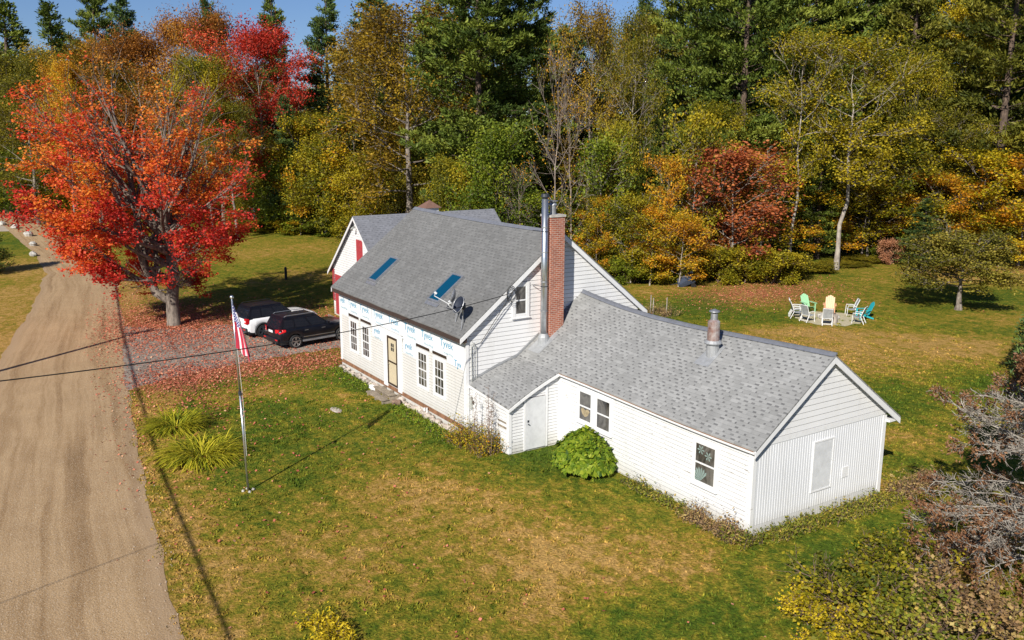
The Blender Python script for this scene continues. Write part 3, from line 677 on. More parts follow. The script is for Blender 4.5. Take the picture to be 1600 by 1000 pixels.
# walls (shell) ------------------------------------------------------
mb = MB()
pg = [(HX1, 0, .1), (HX1, 8.1, .1), (HX1, 8.1, mainz(8.1)-.08), (HX1, 4.158, 7.35), (HX1, 0, mainz(0)-.08)]
mb.prism([(x-.002, y, z) for x, y, z in pg], (-.2, 0, 0)); mb.prism([(HX0+.2, y, z) for _, y, z in pg], (-.2, 0, 0))
mb.box((HX0+.2, 0.002, .1), (HX1-.202, .15, 3.9)); mb.box((HX0+.2, 7.95, .1), (HX1-.202, 8.1, 3.9))
mb.build('wall', W, house)
mb = MB(); clap(mb, 0, 0., 1, .42, 7.3, lambda z: (0.11 if z < 4.15 else (z-4.21)/MS+.06, 8.1 if z < 4.2 else 8.458-(z-4.04)/.798-.06), .165)
mb.build('gable_clapboards', W, house, edge=LAPSHADE)
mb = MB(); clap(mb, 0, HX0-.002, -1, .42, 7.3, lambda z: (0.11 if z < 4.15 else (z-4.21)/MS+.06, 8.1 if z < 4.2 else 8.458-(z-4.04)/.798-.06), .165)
mb.build('gable_clapboards', W, house, edge=LAPSHADE)
# front: siding below, wrap above
mb = MB(); clap(mb, 1, 0., -1, .44, 2.80, lambda z: (HX0+.02, -.12), .118, .010)
mb.build('front_siding', FSID, house, edge=FLAPSHADE)
def wrap():
    mb = MB(); pts = [(HX0+.02, 2.68), (-10.95, 2.64), (-10.95, 2.86), (-8.3, 2.8), (-8.28, 2.30), (-7.12, 2.22), (-7.12, 2.9), (-5.2, 2.9), (-5.2, 2.20), (-4.02, 2.16), (-4.02, 2.80), (-1.42, 2.76), (-1.40, 2.62), (-.14, 2.56)]
    y = -.018
    for (x0, z0), (x1, z1) in zip(pts[:-1], pts[1:]):
        if x1-x0 < .03: continue
        n = max(1, int((x1-x0)/.5))
        for k in range(n):
            a = x0+(x1-x0)*k/n; b_ = x0+(x1-x0)*(k+1)/n; za = z0+(z1-z0)*k/n; zb = z0+(z1-z0)*(k+1)/n
            mb.add([(a, y, za), (b_, y, zb), (b_, y, 3.70), (a, y, 3.70)], [(0, 1, 2, 3)])
    mb.build('house_wrap', WRAP, house)
wrap()
def lettering():
    bpy_objs = []
    def txt(body, x, z, size, shear=0., y=-.024):
        c = bpy.data.curves.new('t', 'FONT'); c.body = body; c.size = size; c.align_x = 'CENTER'; c.resolution_u = 3
        o = bpy.data.objects.new('t', c); col.objects.link(o); bpy.context.view_layer.update()
        dg = bpy.context.evaluated_depsgraph_get(); me = bpy.data.meshes.new_from_object(o.evaluated_get(dg))
        vs = [(x+v.co.x, y, z+v.co.y) for v in me.vertices]; fs = [tuple(p.vertices) for p in me.polygons]
        bpy.data.objects.remove(o); return vs, fs
    for x, z in [(-11.62, 3.22), (-10.45, 3.22), (-9.1, 3.22), (-7.65, 3.22), (-6.1, 3.22), (-4.55, 3.21), (-3.05, 3.20), (-1.45, 3.18)]:
        t = 'vek' if x < -11.5 else 'Tyvek'
        v, f = txt(t, x, z, .41); MB().add(v, f).build('lettering', BLUEINK, house)
        v, f = txt('HomeWrap', x+.15, z-.27, .155); MB().add(v, f).build('small_lettering', PALEINK, house)
    for x, z, t in [(-7.80, 2.50, 'yvek'), (-4.72, 2.45, 'yvek'), (-.62, 2.62, 'Tyv')]:
        v, f = txt(t, x+.02, z, .36); MB().add(v, f).build('lettering', BLUEINK, house)
        if t != 'Tyv': v, f = txt('HomeWrap', x+.08, z-.24, .14); MB().add(v, f).build('small_lettering', PALEINK, house)
lettering()
# corner boards, cornice, rake boards
mb = MB(); mb.box((-.13, -.035, .40), (.035, .10, 3.70)); mb.build('corner_board', WT, house)
mb = MB(); mb.box((HX0-.03, -.035, .40), (HX0+.13, .1, 3.70)); mb.build('corner_board', WT, house)
mb = MB(); mb.box((HX0-.16, -.32, 3.705), (.15, -.04, 3.90)); mb.build('eave_board', SOFFIT, house)
def rake(y0, z0, y1, z1, x, h=.20, t=.035, nm='rake_board', mat=WT, parent=house):
    mb = MB(); mb.prism([(x, y0, z0), (x, y1, z1), (x, y1, z1-h), (x, y0, z0-h)], (t, 0, 0)); return mb.build(nm, mat, parent)
for x in (.165, HX0-.20):
    rake(-.345, 3.94-.05, 4.158, 7.42, x); rake(4.158, 7.42, 8.47, 4.04-.06, x)
mb = MB(); mb.prism([(.0, -.30, 3.93-.06), (.0, 4.158, 7.40), (.0, 4.158, 7.34), (.0, -.30, 3.85)], (.165, 0, 0)); mb.prism([(.0, 4.158, 7.40), (.0, 8.4, 4.03), (.0, 8.4, 3.97), (.0, 4.158, 7.34)], (.165, 0, 0)); mb.build('rake_soffit', WB, house)
mb = MB(); mb.box((HX0-.1, 8.1, 3.85), (.1, 8.42, 3.97)); mb.build('rear_soffit', WT, house)
# foundation
mb = MB(); mb.box((HX0, -.02, .27), (.01, .06, .44)); mb.build('sill_timber', BROWNSILL, house)
mb = MB(); mb.box((HX0+.05, 0.03, -.1), (-.05, .2, .27))
for i in range(64):
    x = HX0+.1+i*.187+rs.uniform(-.05, .05); 
    if -7.2 < x < -5.6: continue
    r = rs.uniform(.09, .17); mb.blob((x, -.04-rs.uniform(0, .14), rs.uniform(.02, .16)), (r*1.15, r, r*.8), rs, 7, 5, .15)
mb.build('stone_foundation', STONE, house)
# windows -----------------------------------------------------------
def window(ax, plane, a0, a1, z0, z1, cols, rows, trim=.12, sash=2, sill=True, trimmat=WT, mid=True, sgn=None, nm='window', inner=None, td=.045):
    sg = (-1 if ax == 1 else 1) if sgn is None else sgn
    def B(mb, u0, u1, v0, v1, d0, d1):
        if ax == 1: mb.box((u0, plane+sg*d0, v0), (u1, plane+sg*d1, v1))
        else: mb.box((plane+sg*d0, u0, v0), (plane+sg*d1, u1, v1))
    mb = MB(); t = trim; B(mb, a0-t, a0-.002, z0-t*.8, z1+t, .0, td); B(mb, a1+.002, a1+t, z0-t*.8, z1+t, 0, td); B(mb, a0-.001, a1+.001, z1+.002, z1+t, 0, td-.004)
    B(mb, a0-.001, a1+.001, z0-t*.8, z0-.002, 0, td-.004); f = mb.build(nm, trimmat, house)
    if sill: mb = MB(); B(mb, a0-t-.03, a1+t+.03, z0-t*.8-.035, z0-t*.8-.003, 0, .085); mb.build('sill', trimmat, f)
    mb = MB(); B(mb, a0, a1, z0, z1, .018, .021); mb.build('pane', GLASS, f)
    mb = MB(); s_ = .035
    B(mb, a0, a0+s_, z0, z1, .022, .034); B(mb, a1-s_, a1, z0, z1, .022, .034); B(mb, a0+s_, a1-s_, z0, z0+s_*1.3, .022, .034); B(mb, a0+s_, a1-s_, z1-s_, z1, .022, .034)
    zm = (z0+z1)/2
    if mid: B(mb, a0+s_, a1-s_, zm-.025, zm+.025, .022, .037)
    for c in range(1, cols): u = a0+(a1-a0)*c/cols; B(mb, u-.012, u+.012, z0+.03, z1-.03, .0235, .031)
    for r_ in range(1, rows):
        if mid and r_*2 == rows: continue
        v = z0+(z1-z0)*r_/rows; B(mb, a0+.03, a1-.03, v-.012, v+.012, .0235, .032)
    mb.build('sash', trimmat, f)
    return f, B
for a, b_ in ((-10.73, -9.99), (-9.36, -8.63), (-3.81, -3.06), (-2.40, -1.66)):
    window(1, -.012, a, b_, 1.16, 2.56, 3, 4, .125, sill=False)
    mb = MB(); mb.box((a-.16, -.045, 2.735), (b_+.2, -.02, 2.84)); h_ = mb.build('flashing_strip', DARKBROWN, house)
f, B = window(0, .012, 2.10, 2.60, 4.46, 5.56, 1, 2, .13)
# front door
mb = MB(); mb.box((-7.12, -.05, .36), (-6.73, 0, 2.90)); mb.box((-5.72, -.05, .36), (-5.36, 0, 2.90)); mb.box((-6.729, -.046, 2.64), (-5.721, 0, 2.898)); mb.build('door_surround', WT, house)
mb = MB(); mb.box((-6.71, -.05, .50), (-6.62, -.0, 2.62)); mb.box((-5.84, -.05, .50), (-5.74, 0, 2.62)); mb.box((-6.619, -.049, 2.54), (-5.841, 0, 2.619)); mb.box((-6.619, -.049, .50), (-5.841, 0, .58)); mb.box((-6.619, -.055, 1.50), (-5.841, -.03, 1.56)); dr = mb.build('front_door', DARKBROWN, house)
mb = MB(); mb.box((-6.618, -.03, .581), (-5.842, -.01, 2.539)); mb.build('door_panel', TAN, dr)
mb = MB(); [mb.box((x, -.036, z), (x+.12, -.031, z+.15)) for x in (-6.36, -6.20) for z in (2.02, 2.20)]; mb.build('door_light', INTER, dr)
mb = MB(); mb.tube([(-6.57, -.06, 1.40), (-6.57, -.09, 1.40)], .03, 8); mb.build('handle', METAL, dr)
mb = MB(); mb.bar((-7.9, -.06, 2.93), (-5.2, -.06, 2.90), .03); mb.build('drip_rail', WB, house)
mb = MB(); mb.tube([(-5.15, -.03, 2.8), (-5.15, -.12, 2.83), (-5.15, -.14, 2.74)], .035, 8); mb.build('porch_lamp', WB, house)
mb = MB(); mb.tube([(-3.15, -.12, .0), (-3.15, -.12, .36)], .04, 8); mb.tube([(-2.95, -.12, .0), (-2.95, -.12, .42)], .03, 8); mb.build('vent_pipes', WT, house)
# skylights
def skylight(x0, x1, y0, y1):
    n = unit(np.array([0, -MS, 1.])); up = unit(np.array([0, 1, MS]))
    def P(x, y, o): return np.array([x, y, mainz(y)])+n*o
    mb = MB(); t = .075; ty = t/math.hypot(1, MS)
    for (a, b_, c, d_) in ((x0, x0+t, y0, y1), (x1-t, x1, y0, y1), (x0+t, x1-t, y0, y0+ty), (x0+t, x1-t, y1-ty, y1)):
        mb.add([P(a, c, -.02), P(b_, c, -.02), P(b_, d_, -.02), P(a, d_, -.02), P(a, c, .11), P(b_, c, .11), P(b_, d_, .11), P(a, d_, .11)], [(0, 3, 2, 1), (4, 5, 6, 7), (0, 1, 5, 4), (1, 2, 6, 5), (2, 3, 7, 6), (3, 0, 4, 7)])
    f = mb.build('skylight', METALD, house)
    mb = MB(); mb.add([P(x0+t, y0+ty, .095), P(x1-t, y0+ty, .095), P(x1-t, y1-ty, .095), P(x0+t, y1-ty, .095)], [(0, 1, 2, 3)]); mb.build('pane', SKYGLASS, f)
    mb = MB(); mb.add([P(x0-.08, y0-.14, .012), P(x1+.08, y0-.14, .012), P(x1+.08, y0, .02), P(x0-.08, y0, .02)], [(0, 1, 2, 3)]); mb.build('flashing', METALD, f)
skylight(-9.55, -8.68, .42, 1.62); skylight(-3.80, -2.90, .45, 1.65)
# chimney and flue
mb = MB(); mb.box((.03, 3.25, .2), (.67, 3.87, 8.10)); ch = mb.build('brick_chimney', BRICK, house)
mb = MB(); mb.box((-.0, 3.22, 8.101), (.70, 3.90, 8.18)); mb.build('chimney_cap', GRANITE, ch)
mb = MB(); mb.tube([(.33, 3.56, 8.18), (.33, 3.56, 8.5)], .115, 12); mb.tube([(.33, 3.56, 8.5), (.33, 3.56, 8.52), (.33, 3.56, 8.64)], [.115, .16, .10], 12); mb.tube([(.33, 3.56, 8.66), (.33, 3.56, 8.68)], .19, 12); mb.build('chimney_pipe', METALD, ch)
mb = MB(); mb.tube([(.55, 3.05, 3.5), (.55, 3.05, 8.78)], .125, 16); fl = mb.build('stove_pipe', METAL, house, smooth=False)
for p_ in fl.data.polygons: p_.use_smooth = len(p_.vertices) == 4
mb = MB(); mb.tube([(.55, 3.05, 8.78), (.55, 3.05, 8.84)], .10, 14); mb.tube([(.55, 3.05, 8.83), (.55, 3.05, 8.86), (.55, 3.05, 8.96)], [.15, .165, .14], 14); mb.build('pipe_cap', DARKMETAL, fl)
mb = MB(); [mb.tube([(.55, 3.05, z), (.55, 3.05, z+.05)], .132, 16) for z in (4.6, 5.7, 6.8, 7.72)]; mb.build('pipe_joint', METALD, fl)
mb = MB()
for z in (5.55, 7.6): mb.tube([(.55+.14*math.cos(a), 3.05+.14*math.sin(a), z) for a in np.linspace(0, 6.28, 13)], .012, 4); mb.bar((.55, 3.18, z), (.30, 3.30, z+.05), .02); mb.bar((.42, 2.95, z), (.05, 2.85, z), .02)
mb.build('pipe_bracket', DARKMETAL, fl)
mb = MB(); mb.tube([(.55, 3.05, 3.3), (.55, 3.05, 3.62), (.55, 3.05, 3.68), (.55, 3.05, 3.76)], [.23, .21, .19, .14], 16); mb.build('storm_collar', FLASH, fl)
# the wing -----------------------------------------------------------
RYR, ZR, XR = 5.25, 5.07, AX+.20
def sagw(x):  # the ridge dips beside the main house
    return np.interp(x, [0, 1.2, 2.6, 4.2, 6, 8, 10, XR], [0, -.13, -.24, -.29, -.26, -.18, -.08, 0])
def fz(x, y):
    t = (y-2.2)/(RYR-2.2); e = 2.845+.04*math.sin(x*.5); return e+(ZR+sagw(x)-e)*t
def wing_grid(x0, x1, y0, y1, fn, nx_, ny_, u0=0):
    g = []; uv = []
    for i in range(nx_+1):
        x = x0+(x1-x0)*i/nx_; g.append([]); uv.append([])
        for j in range(ny_+1):
            y = y0+(y1-y0)*j/ny_; g[-1].append((x, y, fn(x, y))); uv[-1].append((x, (RYR-y)*1.25+30))
    return g, uv
# front slope from the wing's eave up to the ridge (right of the lean-to it ends at the eave)
g, uv = wing_grid(.01, XR, 2.2, RYR, fz, 20, 6); sheet(g, 'wing_roof', SHA, uv)
def ez(x, y):
    t = (2.2-y)/(2.2-EXY+.10); lo = 2.12-.085*x; s_ = t*t*.25+t*.75; return fz(x, 2.2)+(lo-fz(x, 2.2))*s_
g, uv = wing_grid(.01, EXX+.12, EXY-.10, 2.2, ez, 5, 6); sheet(g, 'lean_to_roof', SHA, uv)
def rz(x, y): t = (y-RYR)/(8.60-RYR); return ZR+sagw(x)+(2.68-ZR-sagw(x))*t
g, uv = wing_grid(.01, XR, RYR, 8.60, rz, 20, 6); sheet(g, 'wing_rear_roof', SHA, uv)
mb = MB(); xs_ = [.02+(XR-.02)*i/24 for i in range(25)]
for a, b_ in zip(xs_[:-1], xs_[1:]):
    A = np.array([a, RYR, ZR+sagw(a)+.025]); B_ = np.array([b_, RYR, ZR+sagw(b_)+.025])
    mb.add([A, B_, B_+(0, -.10, -.055), A+(0, -.10, -.055)], [(0, 1, 2, 3)]); mb.add([A, B_, B_+(0, .13, -.07), A+(0, .13, -.07)], [(0, 1, 2, 3)])
    mb.bar(A+(0, .02, .02), B_+(0, .02, .02), .06)
mb.build('wing_ridge_cap', RIDGECAP, house)
mb = MB(); mb.box((EXX, AY0, .0), (AX-.002, AY0+.15, 2.80)); mb.box((AX-.2, AY0+.15, 0), (AX-.002, AY1, 2.75)); mb.box((0.01, AY1-.15, 0), (AX-.2, AY1, 2.75)); mb.box((0.01, EXY+.002, 0), (EXX-.002, EXY+.15, 1.85)); mb.box((EXX-.15, EXY+.15, 0), (EXX-.002, AY0, 1.85))
mb.prism([(AX-.002, AY0, 2.75), (AX-.002, AY1, 2.75), (AX-.002, RYR, 4.92)], (-.15, 0, 0)); mb.prism([(EXX-.002, EXY+.1, 1.85), (EXX-.002, AY0, 1.85), (EXX-.002, AY0, 2.80)], (-.14, 0, 0)); mb.build('wing_wall', WW, house)
mb = MB(); clap(mb, 1, AY0, -1, .22, 2.80, lambda z: (EXX+.09, AX-.15), .135, .014); mb.build('wing_clapboards', WW, house, edge=LLAPSHADE)
def exi(z):
    top = lambda zz: EXY+.0 if zz < 1.88 else EXY+(zz-1.88)/.43
    return (max(EXY+.1, top(z)+.05), AY0-.07)
mb = MB(); clap(mb, 0, EXX, 1, .22, 2.72, exi, .115, .014); mb.build('lean_to_clapboards', W, house, edge=LAPSHADE)
mb = MB(); clap(mb, 1, EXY, -1, .30, 1.88, lambda z: (.04, EXX-.1), .115, .010); mb.build('lean_to_clapboards', WW, house, edge=LLAPSHADE)
mb = MB(); clap(mb, 0, AX, 1, 2.96, 4.95, lambda z: (2.28+(z-2.82)/.73, 8.50-(z-2.70)/.715), .175, .018); mb.build('wing_gable_clapboards', W, house, edge=LAPSHADE)
mb = MB(); mb.box((AX, AY0+.1, 2.80), (AX+.03, AY1, 2.955)); mb.build('band_board', WT, house)
# vertical ribbed boards on the end wall
mb = MB(); y = AY0+.13
while y < AY1-.14:
    zb_ = .50+.0*y; mb.add([(AX+.002, y, zb_), (AX+.016, y+.012, zb_), (AX+.016, y+.088, zb_), (AX+.002, y+.10, zb_), (AX+.002, y, 2.798), (AX+.016, y+.012, 2.798), (AX+.016, y+.088, 2.798), (AX+.002, y+.10, 2.798)], [(0, 1, 5, 4), (1, 2, 6, 5), (2, 3, 7, 6), (0, 3, 2, 1)]); y += .104
mb.build('vertical_boards', WV, house)
mb = MB(); y = AY0+.13
while y < AY1-.14:
    mb.box((AX, y+.006, .20), (AX+.008, y+.096, .497)); y += .104
mb.build('skirt_boards', WV, house)
mb = MB(); mb.box((AX-.02, AY0-.02, .22), (AX+.035, AY0+.12, 2.83)); mb.box((AX-.14, AY0-.035, .22), (AX-.021, AY0+.02, 2.82)); mb.build('corner_board', WW, house)
mb = MB(); mb.box((AX-.02, AY1-.13, .16), (AX+.035, AY1+.03, 2.76)); mb.build('corner_board', WT, house)
mb = MB(); mb.box((EXX-.10, EXY-.03, .2), (EXX+.03, EXY+.09, 1.87)); mb.build('corner_board', WT, house)
mb = MB(); mb.box((EXX+.0, AY0-.07, .2), (EXX+.035, AY0-.0, 2.77)); mb.box((EXX+.0351, AY0-.03, .2), (EXX+.09, AY0-.0, 2.78)); mb.build('corner_board', WT, house)
mb = MB(); mb.box((AX+.001, AY0+.3, .08), (AX+.012, AY1-.02, .198)); mb.build('dark_base_gap', SOFFIT, house)
# wing windows
def deco(f, B, a0, a1, z0, z1, kind):
    return
window(1, AY0-.012, 3.80, 4.49, 1.43, 2.49, 1, 2, .09); window(1, AY0-.012, 4.77, 5.49, 1.40, 2.48, 1, 2, .09)
f3, _B = window(1, AY0-.012, 9.45, 10.28, 1.15, 2.37, 1, 2, .09)
mb = MB()
for cx, cz_ in ((9.68, 2.16), (9.98, 2.04)):
    for k in range(6):
        a = k*math.pi/3; c0 = np.array([cx, AY0-.0345, cz_]); mb.add([c0, c0+(.11*math.cos(a-.25), 0, .11*math.sin(a-.25)), c0+(.15*math.cos(a), 0, .15*math.sin(a)), c0+(.11*math.cos(a+.25), 0, .11*math.sin(a+.25))], [(0, 3, 2, 1)])
mb.build('paper_flowers', plain('pale_teal_paper', (.24, .32, .29), .8), f3); mb = MB()
for k in range(9):
    a = R(50+k*18); c0 = np.array([9.72, AY0-.0345, 1.22]); mb.add([c0, c0+(.30*math.cos(a-.12), 0, .34*math.sin(a-.12)), c0+(.36*math.cos(a), 0, .42*math.sin(a)), c0+(.30*math.cos(a+.12), 0, .34*math.sin(a+.12))], [(0, 3, 2, 1)])
mb.build('paper_flower', plain('pale_teal_paper', (.24, .32, .29), .8), f3)
mb = MB(); mb.add([(3.90, AY0-.0345, 1.83), (4.0, AY0-.0345, 1.66), (4.14, AY0-.0345, 1.60), (4.30, AY0-.0345, 1.68), (4.40, AY0-.0345, 1.84), (4.28, AY0-.0345, 1.92), (4.15, AY0-.0345, 1.84), (4.02, AY0-.0345, 1.92)], [tuple(range(8))]); mb.build('basket', CURTAIN, house)
# boarded opening and hatch in the end wall
mb = MB(); y0, y1, z0, z1 = 4.86, 5.67, 1.0, 2.47
mb.box((AX+.017, y0, z0), (AX+.030, y1, z1)); bd = mb.build('boarded_window', WB, house)
mb = MB(); mb.box((AX+.017, y0-.05, z0-.05), (AX+.045, y0-.002, z1+.05)); mb.box((AX+.017, y1+.002, z0-.05), (AX+.045, y1+.05, z1+.05)); mb.box((AX+.017, y0-.001, z1+.002), (AX+.043, y1+.001, z1+.05)); mb.box((AX+.017, y0-.001, z0-.05), (AX+.043, y1+.001, z0-.002)); mb.build('frame', WT, bd)
mb = MB(); mb.box((AX+.017, 6.2, 1.12), (AX+.035, 6.48, 1.45)); mb.build('hatch', WT, house)
# shed door
mb = MB(); mb.box((EXX+.016, .88, .22), (EXX+.045, 1.70, 2.09)); sdr = mb.build('side_door', WB, house)
mb = MB(); mb.box((EXX+.015, .79, .2), (EXX+.04, .868, 2.12)); mb.box((EXX+.015, 1.712, .2), (EXX+.04, 1.80, 2.42)); mb.build('door_frame', WT, sdr)
mb = MB(); mb.tube([(EXX+.045, .97, 1.15), (EXX+.10, .97, 1.15)], .022, 8); mb.box((EXX+.045, .93, 1.22), (EXX+.055, 1.0, 1.30)); mb.build('handle', DARKMETAL, sdr)
mb = MB(); mb.box((EXX+.012, .865, .2), (EXX+.0155, 1.715, 2.11)); mb.build('door_gap', SOFFIT, sdr)
# eaves of the wing
mb = MB()
for i in range(12):
    a = EXX+.1+(XR-EXX-.12)*i/12; b_ = EXX+.1+(XR-EXX-.12)*(i+1)/12
    mb.prism([(a, 2.19, fz(a, 2.2)-.052), (b_, 2.19, fz(b_, 2.2)-.052), (b_, 2.19, fz(b_, 2.2)-.13), (a, 2.19, fz(a, 2.2)-.13)], (0, .15, 0))
mb.build('eave_board', WT, house)
mb = MB(); [mb.prism([(a, 2.187, fz(a, 2.2)-.045), (a+.75, 2.187, fz(a+.75, 2.2)-.045), (a+.75, 2.187, fz(a+.75, 2.2)-.068), (a, 2.187, fz(a, 2.2)-.068)], (0, .012, 0)) for a in np.arange(EXX+.12, XR-.7, .752)]; mb.build('drip_edge', BROWNSILL, house)
rake(2.19, 2.79, RYR, 5.02, AX+.165, .19); rake(RYR, 5.02, 8.61, 2.63, AX+.165, .19)
mb = MB(); mb.prism([(AX, 2.25, 2.78), (AX, RYR, 4.98), (AX, RYR, 4.91), (AX, 2.25, 2.71)], (.165, 0, 0)); mb.prism([(AX, RYR, 4.98), (AX, 8.55, 2.64), (AX, 8.55, 2.57), (AX, RYR, 4.91)], (.165, 0, 0)); mb.build('rake_soffit', WB, house)
mb = MB(); mb.box((.1, AY1, 2.55), (AX+.16, 8.56, 2.62)); mb.build('rear_soffit', WT, house)
mb = MB()
xx = EXX+.12
for j in range(6):
    ya = EXY-.10+(2.2-EXY+.10)*j/6; yb = EXY-.10+(2.2-EXY+.10)*(j+1)/6
    mb.prism([(xx-.005, ya, ez(xx, ya)-.05), (xx-.005, yb, ez(xx, yb)-.05), (xx-.005, yb, ez(xx, yb)-.16), (xx-.005, ya, ez(xx, ya)-.16)], (.03, 0, 0))
mb.build('rake_board', WT, house)
mb = MB(); mb.prism([(.02, EXY-.09, 2.065), (xx-.01, EXY-.09, 1.84), (xx-.01, EXY-.09, 1.72), (.02, EXY-.09, 1.96)], (0, .085, 0)); mb.build('eave_board', WT, house)
mb = MB(); mb.add([(.03, y, ez(.1, y)+.03) if y < 2.2 else (.03, y, fz(.1, y)+.03) for y in (.15, 1.2, 2.2, 3.2)]+[(.03, y, (ez(.1, y) if y < 2.2 else fz(.1, y))+.12) for y in (.15, 1.2, 2.2, 3.2)], [(0, 1, 5, 4), (1, 2, 6, 5), (2, 3, 7, 6)]); mb.build('wall_flashing', FLASH, house)
mb = MB(); mb.add([(.20, 2.55, fz(.2, 2.55)+.012), (.95, 2.55, fz(.95, 2.55)+.012), (.95, 3.45, fz(.95, 3.45)+.012), (.20, 3.45, fz(.2, 3.45)+.012)], [(0, 1, 2, 3)]); mb.build('pipe_flashing', FLASH, house)
# stove vent on the wing roof
vx, vy = 7.81, 4.50; vz = fz(vx, vy)
mb = MB(); mb.tube([(vx, vy, vz-.2), (vx, vy, vz+.30)], .20, 16); mb.tube([(vx, vy, vz+.30), (vx, vy, vz+.34), (vx, vy, vz+.42)], [.26, .29, .23], 16); mb.build('vent_base', FLASH, house)
mb = MB(); mb.tube([(vx, vy, vz+.40), (vx, vy, vz+1.02)], .19, 16); mb.tube([(vx, vy, vz+1.02), (vx, vy, vz+1.08)], [.19, .12], 16); vb = mb.build('vent_stack', RUSTM, house)
mb = MB(); mb.tube([(vx, vy, vz+1.06), (vx, vy, vz+1.28)], .11, 14); mb.tube([(vx, vy, vz+1.33), (vx, vy, vz+1.36), (vx, vy, vz+1.42)], [.17, .165, .02], 14); [mb.bar((vx+.09*c, vy+.09*s_, vz+1.27), (vx+.09*c, vy+.09*s_, vz+1.35), .015) for c, s_ in ((1, 0), (-1, 0), (0, 1), (0, -1))]; mb.build('vent_cap', METALD, vb)
def rp(x, y, o=.012): return (x, y, fz(x, y)+o)
mb = MB(); mb.add([rp(vx-.32, vy-.50), rp(vx+.32, vy-.50), rp(vx+.28, vy+.30), rp(vx-.28, vy+.30)], [(0, 1, 2, 3)]); mb.build('vent_flashing', FLASH, house)
# meter, conduits, cables on the gable
mb = MB(); mb.box((.04, .10, 1.18), (.16, .34, 1.62)); me_ = mb.build('electric_meter', GREYBOX, house, bevel=.01)
mb = MB(); mb.tube([(.16, .22, 1.42), (.24, .22, 1.42)], .085, 14); mb.build('dial', GLASS, me_)
mb = MB(); mb.tube([(.09, .2, 1.62), (.07, .2, 2.2)], .02, 6); mb.tube([(.07, .2, 2.2), (.06, .19, 3.5), (.10, .22, 3.72), (.12, .3, 3.5)], .016, 6); mb.tube([(.05, .42, 2.05), (.05, .42, 3.5)], .010, 5); mb.tube([(.06, .30, 2.1), (.06, .30, 3.6), (.1, .5, 3.7)], .010, 5); mb.tube([(.09, .2, 1.18), (.09, .2, .4), (.1, .3, .2)], .025, 6); mb.build('conduit', GREYBOX, house)
mb = MB(); rr_ = np.linspace(0, 6.28*3, 40); mb.tube([(.24, 1.80+.20*math.cos(t), 5.22+.28*math.sin(t)+.01*t) for t in rr_], .010, 4); mb.tube([(.22, 1.8, 5.3), (.1, 1.5, 4.8), (.05, .6, 3.6)], .012, 4); mb.build('cable_coil', WIRE, house)
mb = MB(); mb.box((.9+1.0, EXY-.03, 1.05), (2.45, EXY-.018, 1.12)); mb.box((1.9, EXY-.03, 1.25), (2.45, EXY-.018, 1.30)); mb.build('peeled_patch', WOODSTEP, house)
# ------------------------------------------------------------------ barn
barn = thing('barn', 'white gabled barn with red doors and cupola behind the farmhouse', 'barn', (-20.05, 4.4, 0))
BX0, BX1, BY0, BY1, BE, BR = -24., -16.1, 4.4, 13.4, 2.88, 6.34; BC = (BX0+BX1)/2; BS = (BR-BE)/(BC-BX0)
mb = MB(); mb.prism([(BX0, BY0, 0), (BX1, BY0, 0), (BX1, BY0, BE-.05), (BC, BY0, BR-.1), (BX0, BY0, BE-.05)], (0, BY1-BY0-.1, 0)); mb.build('wall', W, barn)
mb = MB(); clap(mb, 1, BY0, -1, .15, 6.2, lambda z: (BX0+(.12 if z < BE else (z-BE)/BS+.05), BX1-(.12 if z < BE else (z-BE)/BS+.05)), .14); mb.build('clapboards', W, barn, edge=LAPSHADE)
for s_, nm in ((-1, 'roof'), (1, 'roof')):
    g = []; uv = []
    for i in range(8):
        y = BY0-.25+(BY1-BY0+.4)*i/7; g.append([]); uv.append([])
        for j in range(4):
            t = j/3; x = BC+s_*(BC-BX0+.28)*t; g[-1].append((x, y, BR+.02-BS*abs(x-BC))); uv[-1].append((y, t*5.3))
    sheet(g, nm, SHB, uv, parent=barn)
for s_ in (-1, 1):
    mb = MB(); xe = BC+s_*(BC-BX0+.28); mb.prism([(BC, BY0-.26, BR-.035), (xe, BY0-.26, BR-.035-BS*abs(xe-BC)), (xe, BY0-.26, BR-.2-BS*abs(xe-BC)), (BC, BY0-.26, BR-.2)], (0, .03, 0)); mb.build('rake_board', WT, barn)
mb = MB(); mb.box((-23.6, BY0-.04, .1), (-20.6, BY0-.018, 2.55)); mb.box((-19.7, BY0-.04, .1), (-16.6, BY0-.018, 2.55)); mb.build('garage_door', RED, barn)
mb = MB(); mb.box((-20.15, BY0-.05, 3.6), (-19.25, BY0-.018, 5.02)); hd = mb.build('loft_door', RED, barn); mb = MB(); mb.box((-20.26, BY0-.045, 3.5), (-20.155, BY0-.017, 5.1)); mb.box((-19.245, BY0-.045, 3.5), (-19.14, BY0-.017, 5.1)); mb.build('frame', WT, hd)
mb = MB()
for z in np.arange(.9, 2.8, .09): mb.box((-23.98, BY0-.06, z), (-23.66, BY0-.042, z+.06))
mb.build('red_shutter', RED, barn)
mb = MB(); mb.tube([(BC, BY0-.1, 5.75), (BC+.05, BY0-.3, 5.7), (BC+.1, BY0-.38, 5.6)], [.05, .05, .09], 8); mb.build('flood_lamp', GREYBOX, barn)
mb = MB(); mb.box((BC-.40, 8.65, 5.9), (BC+.40, 9.45, 6.66)); cu_ = mb.build('cupola', W, barn)
mb = MB(); a = .55; mb.add([(BC-a, 9.05-a, 6.64), (BC+a, 9.05-a, 6.64), (BC+a, 9.05+a, 6.64), (BC-a, 9.05+a, 6.64), (BC, 9.05, 7.08)], [(0, 1, 4), (1, 2, 4), (2, 3, 4), (3, 0, 4), (3, 2, 1, 0)]); mb.build('cupola_roof', BROWNROOF, cu_)
